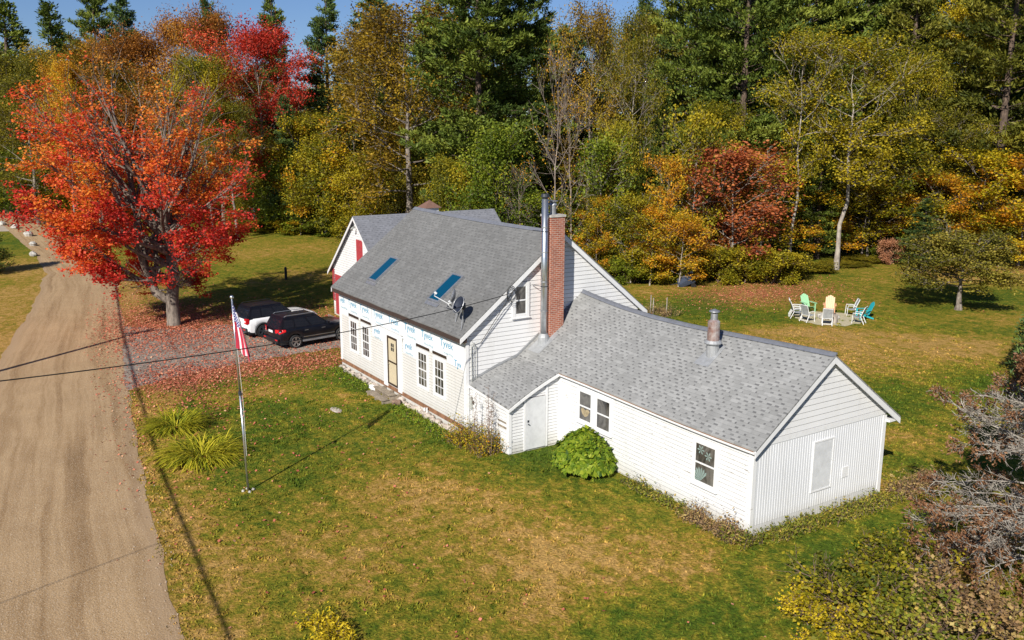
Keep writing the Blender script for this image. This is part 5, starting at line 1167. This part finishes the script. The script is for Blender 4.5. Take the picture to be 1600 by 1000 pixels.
# --- pines
for args in [('pineC', 38, 150, 2, 170, 'dark pine against the sky at the far left'), ('pineC', 106, 150, 4, 150, 'dark pine left of the twin pines on the skyline'), ('pineB', 172, 140, -14, 120, 'left one of the twin pines above the golden trees', L_PINE), ('pineA', 214, 138, -18, 115, 'right one of the twin pines above the golden trees', L_PINEB),
             ('pineA', 345, 130, -18, 95, 'pine top showing behind the rust and crimson trees', L_PINEB), ('pineA', 440, 125, -12, 120, 'pine behind the crimson maple'), ('pineA', 522, 106, -12, 150, 'blue-green pine just right of the crimson maple', L_PINEB), ('pineB', 598, 118, -14, 130, 'pine behind the big golden oak', L_PINEB),
             ('pineC', 455, 96, 150, 100, 'low dark hemlock below the crimson maple', L_PINEB), ('pineB', 748, 82, -150, 220, 'tall broad pine in the middle of the wood, left of centre'), ('pineB', 812, 88, -110, 190, 'tall pine behind the bare white tree'), ('pineB', 700, 98, -90, 150, 'slim pine right of the golden oak'),
             ('pineA', 1000, 100, -30, 130, 'pine behind the thin olive tree in the middle', L_PINEB), ('pineB', 1075, 84, -130, 200, 'tall pine left of the largest pine group', L_PINE), ('pineB', 1150, 80, -190, 240, 'largest dark pine right of the middle'), ('pineB', 1235, 88, -170, 220, 'tall pine behind the left yellow birch'), ('pineB', 1330, 92, -180, 230, 'tall pine behind the right yellow birch'),
             ('pineA', 1400, 84, -90, 190, 'olive pine between the birch and the golden tree', L_PINEO), ('pineB', 1545, 80, -170, 220, 'olive drooping pine at the right side', L_PINEO), ('pineB', 1610, 88, -180, 230, 'tall pine at the right frame edge'), ('pineC', 1438, 75, 310, 90, 'small dark pine above the crabapple tree', L_PINEB), ('pineC', 1275, 79, 230, 110, 'young pine between the two birches', L_PINE), ('pineC', 1580, 84, 150, 130, 'olive pine low at the right frame edge', L_PINEO), ('pineC', 1030, 80, 140, 100, 'green young pine left of the orange undergrowth', L_PINE), ('pineC', 1205, 76, 330, 80, 'small green pine right of the dull red tree', L_PINEB), ('pineC', 5, 120, 170, 70, 'dark hemlock at the left frame edge', L_PINEB)]:
    key, px, dp, top, wp, lb = args[:6]; T(key, px, dp, top, wp, lb, args[6] if len(args) > 6 else None, name='pine_tree', cat='pine tree', group=FG)
# --- broadleaf trees
for args in [('broad', 10, 118, 138, 130, 'olive-gold tree at the left frame edge', L_OLIVE), ('broad', 95, 112, 74, 150, 'olive tree below the skyline pines', L_OLIVE), ('broad', 160, 106, 50, 150, 'golden-brown tree behind the red maple', L_GOLD), ('broad', 235, 102, 34, 150, 'golden-orange tree above the red maple', L_RUST), ('oval', 118, 98, 85, 70, 'small flame-orange tree among the olive ones', L_ORANGE),
             ('broad', 300, 108, 8, 120, 'pinkish rust tree with thin twigs on the skyline', L_RUST), ('broad', 350, 104, 2, 120, 'brown-orange tree left of the crimson maple', L_RUST), ('oval', 335, 92, 78, 110, 'yellow-green tree left of the crimson maple', L_YG), ('broad', 418, 100, 24, 165, 'crimson maple on the skyline', L_RED), ('oval', 372, 90, 150, 100, 'dull olive tree below the brown-orange one', L_OLIVE),
             ('broad', 60, 104, 110, 140, 'dark olive tree behind the maple at left', L_OLIVE), ('oval', 500, 98, 170, 120, 'yellow undergrowth tree below the blue-green pine', L_YG), ('open', 640, 86, -8, 230, 'large golden-brown oak with pale branches', L_GOLD), ('broad', 590, 98, 22, 150, 'golden-brown tree behind the oak', L_GOLD), ('open', 918, 86, -5, 120, 'golden tree with grey trunk right of the bare tree', L_GOLD),
             ('birch', 985, 78, 62, 95, 'thin olive-leaved tree with pale twigs', L_OLIVE), ('oval', 1000, 98, 5, 110, 'olive-gold tree on the skyline in the middle', L_OLIVE), ('birch', 1232, 74, 52, 130, 'left yellow-green birch with a white trunk', L_YG), ('birch', 1306, 73, 58, 175, 'right yellow-green birch with a long white trunk', L_YG), ('oval', 1470, 88, -8, 130, 'bright golden tree high at the right', L_YEL),
             ('oval', 1400, 82, 70, 100, 'yellow-green tree right of the right birch', L_YG), ('oval', 1110, 78, 150, 110, 'yellow-green tree above the orange undergrowth', L_YG), ('open', 1460, 80, 160, 130, 'tangled tree with bare pale limbs at right', L_OLIVE), ('birch', 1500, 79, 200, 110, 'slim olive birch above the crabapple', L_YG)]:
    key, px, dp, top, wp, lb, lm = args; T(key, px, dp, top, wp, lb, lm, group=FG)
for px, dp, top, wp, lb in ((864, 68, 78, 95, 'taller bare pale tree behind the chimney'), (893, 68.5, 150, 85, 'shorter bare tree leaning right of the tall bare one'), (815, 70, 260, 60, 'low bare twiggy tree left of the tall bare one')): T('bare', px, dp, top, wp, lb, group=FG)
# --- undergrowth trees
for args in [('dense', 775, 72, 196, 150, 'round green maple behind the farmhouse roof', L_GREEN), ('dense', 705, 76, 245, 110, 'olive-green bushy tree left of the round green one', L_YG), ('dense', 450, 97, 225, 120, 'dark green tree at the far lawn edge', L_GREEN), ('dense', 510, 94, 210, 130, 'mid green tree at the far lawn edge', L_YG), ('dense', 575, 90, 235, 130, 'olive-green tree left of the barn roof', L_YG), ('dense', 640, 88, 255, 110, 'yellow-olive tree behind the cupola', L_OLIVE), ('dense', 400, 100, 240, 110, 'shaded olive tree behind the red maple', L_OLIVE),
             ('under', 560, 92, 180, 130, 'orange-tinged tree left of the oak trunk', L_MIXO), ('under', 470, 95, 190, 90, 'gold and orange sapling by the far lawn', L_MIXO), ('under2', 940, 69, 210, 90, 'green leafy tree right of the bare trees', L_GREEN), ('under', 930, 68, 310, 70, 'mixed orange tree beside the gable', L_MIXO), ('under2', 985, 66.5, 300, 80, 'slim yellow-green sapling near the hedge', L_YG), ('under', 1035, 67, 250, 80, 'bright orange undergrowth tree', L_ORANGE), ('under2', 1075, 69, 170, 100, 'olive tree over the orange one', L_YG), ('under2', 1015, 65.5, 320, 70, 'yellow sapling with thin pale stems', L_MIXO), ('under2', 1060, 65, 330, 80, 'thin-stemmed orange sapling left of the dull red tree', L_ORANGE),
             ('under2', 1145, 68, 225, 150, 'dull red tree behind the hedge', L_DRED), ('under2', 1105, 71, 225, 100, 'rust red tree behind the dull red one', L_RUST), ('under2', 1185, 74, 240, 110, 'olive undergrowth right of the dull red tree', L_MIXO), ('under', 1262, 79, 300, 120, 'yellow-orange layered undergrowth below the left birch', L_MIXO), ('under', 1345, 79, 290, 140, 'yellow layered undergrowth around the right birch', L_MIXO), ('under', 1395, 78.5, 230, 140, 'green and yellow undergrowth right of the right birch', L_YG), ('under', 1455, 76.5, 275, 130, 'orange undergrowth right of the middle pine', L_ORANGE), ('under', 1520, 76, 240, 150, 'orange and yellow undergrowth above the crabapple', L_YEL), ('under', 1590, 75.5, 245, 160, 'amber undergrowth at the right frame edge', L_ORANGE), ('under', 1490, 76, 330, 120, 'low amber undergrowth behind the crabapple', L_MIXO), ('under2', 1355, 80, 200, 110, 'olive sapling between birch and pine', L_OLIVE), ('under', 1560, 75, 330, 130, 'low yellow undergrowth at the right side', L_YEL),
             ('under2', 860, 70, 300, 90, 'dark green sapling behind the chimney', L_GREEN), ('under', 900, 69, 330, 80, 'orange speckled sapling behind the gable', L_MIXO), ('dense', 960, 74, 190, 90, 'yellow-green bushy tree in the middle of the wood', L_YG)]:
    key, px, dp, top, wp, lb, lm = args; T(key, px, dp, top, wp, lb, lm, group=FG)
# --- filler wood: dark trees deeper in, seen only through gaps
k = 0
for px in range(-20, 1640, 36):
    dp = 108 if px > 600 else 132
    top = rgT.uniform(10, 90); kk = ['pineA', 'pineB', 'oval'][k % 3] if px < 1080 else ['pineA', 'pineB'][k % 2]
    if px < 560: top = rgT.uniform(75, 130)
    elif px > 1080: top = rgT.uniform(-90, -10)
    T(kk, px+rgT.uniform(-14, 14), dp+rgT.uniform(-6, 10), top, rgT.uniform(105, 140)*(1.25 if px > 1080 else 1), 'tree deep in the wood, seen only through gaps between nearer trees', [L_PINE, L_PINEB, L_OLIVE if px < 1080 else L_PINE][k % 3], group='trees deep in the wood'); k += 1
for px in range(-20, 1640, 52):
    dp = 92 if px > 840 else (100 if px > 560 else 112)
    T('under' if k % 2 else 'dense', px+rgT.uniform(-14, 14), dp+rgT.uniform(-3, 4), rgT.uniform(225, 265), rgT.uniform(110, 150), 'low tree in the shaded wood, seen only between nearer trunks', [L_GREEN, L_OLIVE, L_YG][k % 3], group='low trees in the shaded wood'); k += 1
# --- hedge of shrubs
hs = [(955, 68, 400, 70, L_YG), (985, 66.5, 405, 70, L_GREEN), (1015, 66.5, 400, 70, L_YG), (1045, 67.5, 388, 75, L_YG), (1085, 67.5, 385, 80, L_YG), (1120, 67, 395, 85, L_YG), (1160, 66.5, 392, 85, L_YG), (1200, 66.5, 395, 90, L_YG), (1232, 68, 400, 70, L_OLIVE), (1265, 72, 412, 80, L_OLIVE), (1320, 75, 410, 80, L_OLIVE), (1352, 77, 402, 70, L_OLIVE), (1380, 78, 385, 40, L_GREEN)]
names = ['yellow-green shrub at the left end of the hedge', 'dark green shrub second in the hedge', 'leafy shrub left of the tipped cart', 'shrub right behind the tipped cart', 'shrub just right of the tipped cart', 'hedge shrub left of the dull red tree trunk', 'hedge shrub right of the dull red tree trunk', 'broad hedge shrub above the leaf litter', 'shrub where the hedge turns olive', 'olive shrub in front of the left birch', 'olive shrub at the foot of the right birch', 'low olive shrub right of the right birch', 'small green shrub left of the salmon bush']
for (px, dp, top, wp, lm), lb in zip(hs, names): tree('shrub', px, dp, top, wp, lb, lm, name='shrub', cat='shrub', group='hedge shrubs at the wood edge')
tree('shrub', 1393, 76, 378, 42, 'salmon pink bush at the wood edge', L_SALMON, name='shrub', cat='shrub')
k = 0
for px, dp in [(395, 99), (430, 98), (470, 96), (505, 95), (545, 93), (590, 90), (1430, 78), (1475, 80), (1520, 80), (1560, 80), (1600, 80)]:
    tree('shrub', px, dp, 345 if px < 700 else 362, 75, 'low bushy growth along the dark foot of the wood', [L_GREEN, L_YG, L_MIXO][k % 3], name='shrub', cat='shrub', group='low bushes at the foot of the wood'); k += 1
# ------------------------------------------------------------------ big red maple
mm = G(272, 508); sh = -cr*np.array([1, 1, 0])
def maple():
    rng = np.random.default_rng(204); mb = MB(); cl = []
    left = unit(-cr*np.array([1, 1, 0])); Cc = left*1.45+np.array([0, 0, 8.7])   # crown centre relative to the foot
    tp = [np.zeros(3), np.array([0, 0, 1.4]), np.array([.05, .1, 3.0])+left*-.1, np.array([0, .1, 4.6]), np.array([0, 0, 6.2])+left*.1]
    mb.tube([np.array([0, 0, -.1])]+tp, [.55, .40, .35, .33, .27, .21], 12, cap=False)
    lim = [[tp[1], tp[1]+left*.9+(0, 0, .5), tp[1]+left*1.35+(0, 0, 1.9), tp[1]+left*1.9+(0, 0, 3.6)]]
    mb.tube(lim[0], [.30, .26, .22, .17], 8, cap=False)
    starts = []
    for i in range(46):
        s_ = (i+rng.uniform(0, .9))/46
        if i % 4 == 3: p, _ = samp(lim[0], .35+.65*rng.uniform())
        else: p, _ = samp(tp, .40+.60*min(1, s_*1.15)*.999)
        az = i*2.39996+rng.uniform(-.3, .3); el = R(-2+76*s_**1.15+rng.uniform(-8, 8))
        dr = np.array([math.cos(az)*math.cos(el), math.sin(az)*math.cos(el), math.sin(el)])
        # reach to an ellipsoid boundary about the crown centre
        rad = np.array([5.95, 5.95, 6.9]); o = (p-Cc)/rad; dd = dr/rad; a = dd@dd; b_ = o@dd; c = o@o-1
        L = (-b_+math.sqrt(max(0, b_*b_-a*c)))/a*rng.uniform(.86, 1.03)
        pts = limb(rng, p, dr, L, 6, .085, .022 if el > 0 else .05); r0 = .055+.014*L
        mb.tube(pts, [r0*(1-.88*k_/6) for k_ in range(7)], 6, cap=False)
        for j in range(9):
            u = .22+.76*(j+rng.uniform(0, .9))/9; q, qd = samp(pts, min(u, .999))
            s2 = rot(qd, unit(rng.normal(size=3)), R(rng.uniform(18, 50))); s2[2] += .12
            sp = limb(rng, q, s2, L*.42*(1.15-.65*u), 4, .13, .05); r1 = max(r0*(1-.85*u)*.55, .018)
            mb.tube(sp, [r1, r1*.8, r1*.6, r1*.45, r1*.3], 4, cap=False)
            for w_ in range(5):
                q2, d2 = samp(sp, min(.999, .25+.75*(w_+rng.uniform(0, .9))/5)); t2 = rot(d2, unit(rng.normal(size=3)), R(rng.uniform(15, 50))); t2[2] += .12
                tw = limb(rng, q2, t2, rng.uniform(.6, 1.3), 2, .15, .03); mb.tube(tw, [.013, .010, .006], 3, cap=False)
                cl += [tw[-1], tw[1]]
    C = np.array(cl); hgt = np.clip((C[:, 2]-2)/13.5, 0, 1)
    lat = (C-Cc)@left/7.3
    prob = np.clip(1.0-.95*hgt**1.1+.20*lat, .05, 1); rax = np.hypot(C[:, 0], C[:, 1]); prob *= np.where((rax < 2.8) & (C[:, 2] < 6.2), .05, 1)*np.where((np.abs(C@cr) < 1.3) & (C@cd < 0) & (C[:, 2] < 5.2), .15, 1); k_ = rng.uniform(size=len(C)) < prob*.88; C, hgt = C[k_], hgt[k_]
    cen = C[rng.integers(0, len(C), 60)]; bt = rng.uniform(-.25, .25, 60); ct = .30+.45*hgt+bt[np.argmin(((C[:, None]-cen[None])**2).sum(-1), 1)]
    per = 52; P = np.repeat(C, per, 0)+rng.normal(size=(len(C)*per, 3))*np.array([.25, .25, .13]); P[:, 2] = np.maximum(P[:, 2], 1.2)
    hf = np.repeat(hgt, per); kk = rng.uniform(size=len(P)) < 1.1-.72*hf; P = P[kk]; T_ = np.clip(np.repeat(ct, per)[kk]+rng.normal(0, .12, len(P)), 0, 1)
    V, Q = leaf_quads(rng, P, .135, .8, .85, .5); return mb, V, Q, T_
mb_, V, Q, T_ = maple()
mt = thing('maple_tree', 'large scarlet maple with a forked trunk beside the driveway', 'tree', mm)
o = mb_.build('trunk', BK_MAPLE, None, smooth=True); o.parent = mt
o = np_mesh('crown', V, Q, L_MAPLE, T_); o.parent = mt
# ------------------------------------------------------------------ crabapple in the back yard
def crab():
    rng = np.random.default_rng(61)
    return deciduous(61, 4.9, 3.7, 1.75, 30, 24000, .15, .20, 'broad', (2, 45), .24, flat=.25, nsub=6, trunk_top=.75, sub2=.45, upb=.9)
proto('crab', crab(), barkm=BK_GREY, leafm=L_APPLE)
g0 = ground_at(1497, 58.); g0 = G(1497, 484); g0[2] = 0
plant('crab', 'apple_tree', 'low spreading olive-leaved fruit tree in the back lawn', 'tree', g0, 1.0, (1.0, 1.0, .86))
# green spruce at the right edge
proto('spruce', pine(121, 5.5, 1.7, .15, gap=.26, br=6, tuft=9, needles=8, nsize=.22, tr=.10), barkm=BK_PINE, leafm=L_PINEB)
g0 = G(1640, 610); plant('spruce', 'spruce_tree', 'small blue-green spruce cut by the right frame edge', 'tree', g0, 0, (1, 1, 1))
# dark sapling at the left frame edge
g0 = G(-22, 428); plant('spruce', 'spruce_tree', 'small green conifer cut by the left frame edge', 'tree', g0, 2, (1.25, 1.25, .75), L_PINE)
# ------------------------------------------------------------------ dead spruce at lower right
def deadspruce():
    rng = np.random.default_rng(71); mb = MB(); P = []; D = []; T_ = []
    H = 8.5; mb.tube([(0, 0, 0), (0, 0, H)], [.20, .03], 8, cap=False)
    def reach(z, az): return np.interp(z, [0, 1.5, 3.0, 4.2, 5.2, 8.5], [3.3, 3.5, 3.2, 2.6, 1.05, .2])
    z = .3
    while z < H-.2:
        for b_ in range(5 if z < 5.3 else 9):
            az = rng.uniform(0, 6.283); L = reach(z, az)*rng.uniform(.7, 1.08); el = rng.uniform(.0, .32)
            dr = np.array([math.cos(az)*math.cos(el), math.sin(az)*math.cos(el), math.sin(el)]); pts = limb(rng, (0, 0, z), dr, L, 7, .09, -.015)
            mb.tube(pts, [.035*(1-.12*k_) for k_ in range(8)], 4, cap=False)
            side = np.array([-math.sin(az), math.cos(az), 0]); live = z > 5.3; dead = (not live) and rng.uniform() < (.74 if z > 1.2 else .5)
            for j in range(int(16*L/2)):
                u = .22+.78*rng.uniform(); q, qd = samp(pts, min(u, .999)); s_ = rng.choice([-1, 1])
                d2 = qd*.75+side*s_*.65+np.array([0, 0, rng.uniform(-.35, .35)]); l2 = rng.uniform(.3, .8)*(1.2-u*.6)
                sp = limb(rng, q, d2, l2, 3, .20, .02); mb.tube(sp, [.011, .009, .007, .004], 3, cap=False)
                for w_ in range(7):
                    q2, d3 = samp(sp, rng.uniform(.15, .99)); d4 = rot(d3, unit(rng.normal(size=3)), R(rng.uniform(25, 70))); tw = limb(rng, q2, d4, rng.uniform(.08, .26), 2, .25, .0); mb.tube(tw, [.009, .008, .005], 3, cap=False)
                    if (live or ((not dead) and rng.uniform() < (.16 if z > 1.6 else .45))) or (u > .88 and rng.uniform() < .35):
                        for e in (tw[-1], tw[1], sp[-1]):
                            n_ = 12 if live else 5; P.append(e+rng.normal(size=(n_, 3))*.045); D.append(unit(d4[None]+rng.normal(size=(n_, 3))*.6)); T_.append(np.clip(rng.normal(.5, .22, n_), 0, 1))
        z += rng.uniform(.20, .38)
    P = np.concatenate(P); D = np.concatenate(D); T_ = np.concatenate(T_); n = len(P); a = unit(np.cross(D, rng.normal(size=(n, 3)))); s_ = (.085*rng.uniform(.6, 1.3, n))[:, None]
    V = np.stack([P-a*s_*.16, P+D*s_*.5-a*s_*.26, P+D*s_, P+D*s_*.5+a*s_*.26], 1).reshape(-1, 3)
    return mb, V, np.arange(4*n).reshape(-1, 4), T_
proto('dead', deadspruce(), barkm=BK_DEAD, leafm=L_BROWN)
plant('dead', 'dead_spruce', 'half-dead spruce with pale bare twigs and rusty tips at lower right', 'tree', (17.3, 6.9, .0), .4, (1, 1, 1))
# ------------------------------------------------------------------ near shrubs and perennials
proto('yshrub', deciduous(131, 1.7, 1.5, .1, 26, 3600, .125, .03, 'broad', (10, 70), .10, stems=5, twigr=.008), trunkname='stems', crown='foliage', barkm=BK_BROWN, leafm=L_YG)
for px, py, s_, lb, lm in [(1330, 985, .9, 'yellow-leaved shrub at the bottom, left of the dead spruce', L_YG), (1400, 935, .8, 'taller yellow-green shrub touching the dead spruce', L_YG), (1275, 990, .55, 'small yellow shrub at the bottom frame edge', L_YEL), (1500, 1010, .85, 'dull rusty shrub in front of the dead spruce', L_DRY), (1425, 1030, .8, 'mixed green and rust shrub at the bottom frame edge', L_WEED)]:
    plant('yshrub', 'shrub', lb, 'shrub', G(px, py)+np.array([0, 0, .0]), rgT.uniform(0, 6), (s_, s_, s_*.85), lm, group='shrubs at the foot of the dead spruce')
# round bright bush beside the wing
def roundbush():
    rng = np.random.default_rng(81); mb = MB()
    for k_ in range(16): a = rng.uniform(0, 6.28); mb.tube(limb(rng, (0, 0, 0), np.array([math.cos(a)*.6, math.sin(a)*.6, 1]), 1.2, 4, .1, .02), [.02, .016, .012, .008, .004], 4, cap=False)
    n = 4300; d_ = unit(rng.normal(size=(n, 3))); d_[:, 2] = np.abs(d_[:, 2])*1.0-.15; lump = 1+.13*np.sin(d_[:, 0]*6+1)*np.sin(d_[:, 1]*7)+.09*np.sin(d_[:, 2]*9+d_[:, 0]*3)+.10*d_[:, 0]
    r_ = rng.uniform(.66, 1.0, n)**.7*lump; P = d_*r_[:, None]*np.array([.92, .92, .98])+np.array([0, 0, .42]); P[:, 2] = np.maximum(P[:, 2], .03)
    # drooping overlapping leaves, facing outward and up
    nrm = unit(d_*.8+np.array([0, 0, .7])+rng.normal(size=(n, 3))*.35); a = unit(np.cross(nrm, np.array([0, 0, 1.])+rng.normal(size=(n, 3))*.4)); b_ = np.cross(nrm, a); s_ = (rng.uniform(.07, .13, n))[:, None]
    V = np.stack([P-b_*s_*1.2, P+a*s_*.62, P+b_*s_*.9, P-a*s_*.62], 1).reshape(-1, 3); return mb, V, np.arange(4*n).reshape(-1, 4), np.clip(rng.normal(.55, .2, n), 0, 1)
proto('rbush', roundbush(), trunkname='stems', crown='foliage', barkm=BK_BROWN, leafm=L_BRIGHT)
plant('rbush', 'bush', 'round bright green bush below the paired windows of the wing', 'bush', (*G(898, 752)[:2]+np.array([-.35, .50]), .1), 0, (1.08, 1.08, 1.12))
def bladeclump(seed, n, L, spread, w_=.022, curve=1.0, upr=.9):
    rng = np.random.default_rng(seed); vs = []; fs = []; T_ = []
    for i in range(n):
        a = rng.uniform(0, 6.283); r0 = spread*math.sqrt(rng.uniform()); p = np.array([math.cos(a)*r0, math.sin(a)*r0, 0]); a2 = a+rng.normal()*.5; d = np.array([math.cos(a2)*rng.uniform(.25, 1.), math.sin(a2)*rng.uniform(.25, 1.), upr]); d = unit(d); l = L*rng.uniform(.6, 1.1); sd_ = unit(np.cross(d, (0, 0, 1))); o = len(vs); K = 5
        for k_ in range(K+1):
            t = k_/K; ww = w_*(1-t**2)*(.5+t) if k_ < K else .001; vs += [p-sd_*ww, p+sd_*ww]; d = unit(d+np.array([0, 0, -.34*curve])); p = p+d*l/K; p[2] = max(p[2], .02)
        fs += [(o+2*k_, o+2*k_+1, o+2*k_+3, o+2*k_+2) for k_ in range(K)]; T_ += [np.clip(rng.normal(.5, .25), 0, 1)]*K
    return np.array(vs), np.array(fs), np.array(T_)
def blades_thing(name, label, cat_, loc, data, mat, sc=(1, 1, 1), group=None):
    V, Q, T_ = data; o = np_mesh(name, V*np.array(sc), Q, mat, T_); o.location = loc; tag(o, label, cat_, group); return o
blades_thing('daylily_clump', 'upper yellow clump of strappy leaves left of the flagpole', 'plant', G(275, 668), bladeclump(91, 720, 1.15, .62, .021, .9), L_LILY, (1.0, 1.0, .95), 'yellowing daylily clumps')
blades_thing('daylily_clump', 'lower, wider yellow clump of strappy leaves beside the flagpole', 'plant', G(315, 712), bladeclump(92, 900, 1.25, .80, .021, 1.0), L_LILY, (1.05, 1.05, .95), 'yellowing daylily clumps')
def weeds(seed, xr_, yr_, n, hgt, nl, mat, name, label, tallfrac=.15):
    rng = np.random.default_rng(seed); mb = MB(); P = []; cx, cy = np.mean(xr_), np.mean(yr_)
    for i in range(n):
        x, y = rng.uniform(*xr_), rng.uniform(*yr_); h = hgt*rng.uniform(.35, 1)*(1.5 if rng.uniform() < tallfrac else 1); z = gz(x, y)
        pts = limb(rng, (x, y, z), np.array([rng.normal()*.35, rng.normal()*.35, 1]), h, 4, .12, 0); mb.tube(pts, [.008, .007, .005, .004, .002], 3, cap=False)
        for k_ in range(nl): q, _ = samp(pts, rng.uniform(.15, .999)); P.append(q+rng.normal(size=3)*.07)
    P = np.array(P); V, Q = leaf_quads(rng, P, .085, .6, .45); t = thing(name, label, 'plants', (float(cx), float(cy), 0)); o = mb.build('stems', BK_BROWN, t)
    f = np_mesh('foliage', V-np.array([cx, cy, 0]), Q, mat, np.clip(rng.normal(.5, .25, len(P)), 0, 1), parent=t); return t
weeds(301, (AX-2.0, AX+.1), (1.55, 2.2), 210, .50, 9, L_DRY, 'weed_patch', 'dry brown weeds along the foot of the wing near its front corner')
weeds(302, (AX-.3, AX+.5), (1.5, 2.4), 60, .42, 14, L_WEED, 'weed_patch', 'yellowish weeds around the front corner of the wing')
weeds(303, (AX+.12, AX+.75), (2.7, 5.0), 150, .34, 14, L_WEED, 'weed_patch', 'yellow-green weeds under the boarded window')
weeds(304, (AX+.12, AX+.9), (5.0, 8.2), 190, .34, 12, L_WEED, 'weed_patch', 'mixed brownish weeds along the end wall toward its far corner')
weeds(305, (6.6, 9.3), (1.75, 2.25), 130, .24, 11, L_WEED, 'weed_patch', 'low weeds between the round bush and the third window')
weeds(306, (-.1, 2.3), (-.85, .05), 230, .85, 16, L_MIXO, 'weed_patch', 'tall weedy plants in front of the lean-to', .3)
weeds(307, (-11.8, -7.6), (-.95, -.3), 170, .13, 14, L_BRIGHT, 'weed_patch', 'bright green low growth along the foundation left of the steps')
weeds(308, (-4.8, -.2), (-.95, -.3), 170, .13, 14, L_BRIGHT, 'weed_patch', 'bright green low growth along the foundation right of the steps')
weeds(309, (AX+.2, AX+.9), (8.3, 10.2), 120, .75, 10, L_DRY, 'dry_bush', 'brown dry bush beyond the far corner of the wing', .2)
weeds(310, (9.0, 10.6), (-9.7, -8.9), 90, .38, 22, L_YEL, 'goldenrod', 'small yellow goldenrod at the bottom frame edge')
weeds(311, (-14.2, -12.2), (20.8, 22.3), 120, .65, 10, L_DRY, 'garden_plot', 'dried reddish garden plants around the thin posts')
# tall dead flower stalks in front of the lean-to
for i, (x, y, h, lb) in enumerate([(1.15, -.25, 2.3, 'leftmost tall dead flower stalk by the lean-to'), (1.95, -.15, 2.5, 'tallest dead flower stalk by the lean-to'), (2.2, -.3, 2.0, 'dead flower stalk nearest the lean-to corner')]):
    rng = np.random.default_rng(400+i); t = thing('dead_stalk', lb, 'plant', (x, y, .15), 'tall dead flower stalks'); mb = MB()
    for s_ in range(3):
        pts = limb(rng, (x+rng.normal()*.08, y+rng.normal()*.05, .1), np.array([rng.normal()*.04, rng.normal()*.04, 1]), h*rng.uniform(.75, 1), 6, .05, .03); mb.tube(pts, [.014, .012, .010, .008, .006, .005, .003], 4, cap=False)
        for k_ in range(26): q, d_ = samp(pts, rng.uniform(.25, .99)); mb.tube(limb(rng, q, np.array([rng.normal(), rng.normal(), .5]), rng.uniform(.06, .18), 2, .2, 0), [.006, .008, .004], 3, cap=False)
    mb.build('stalk', BK_BROWN, t)
for o in bpy.data.objects:
    if '_o' in o: del o['_o']
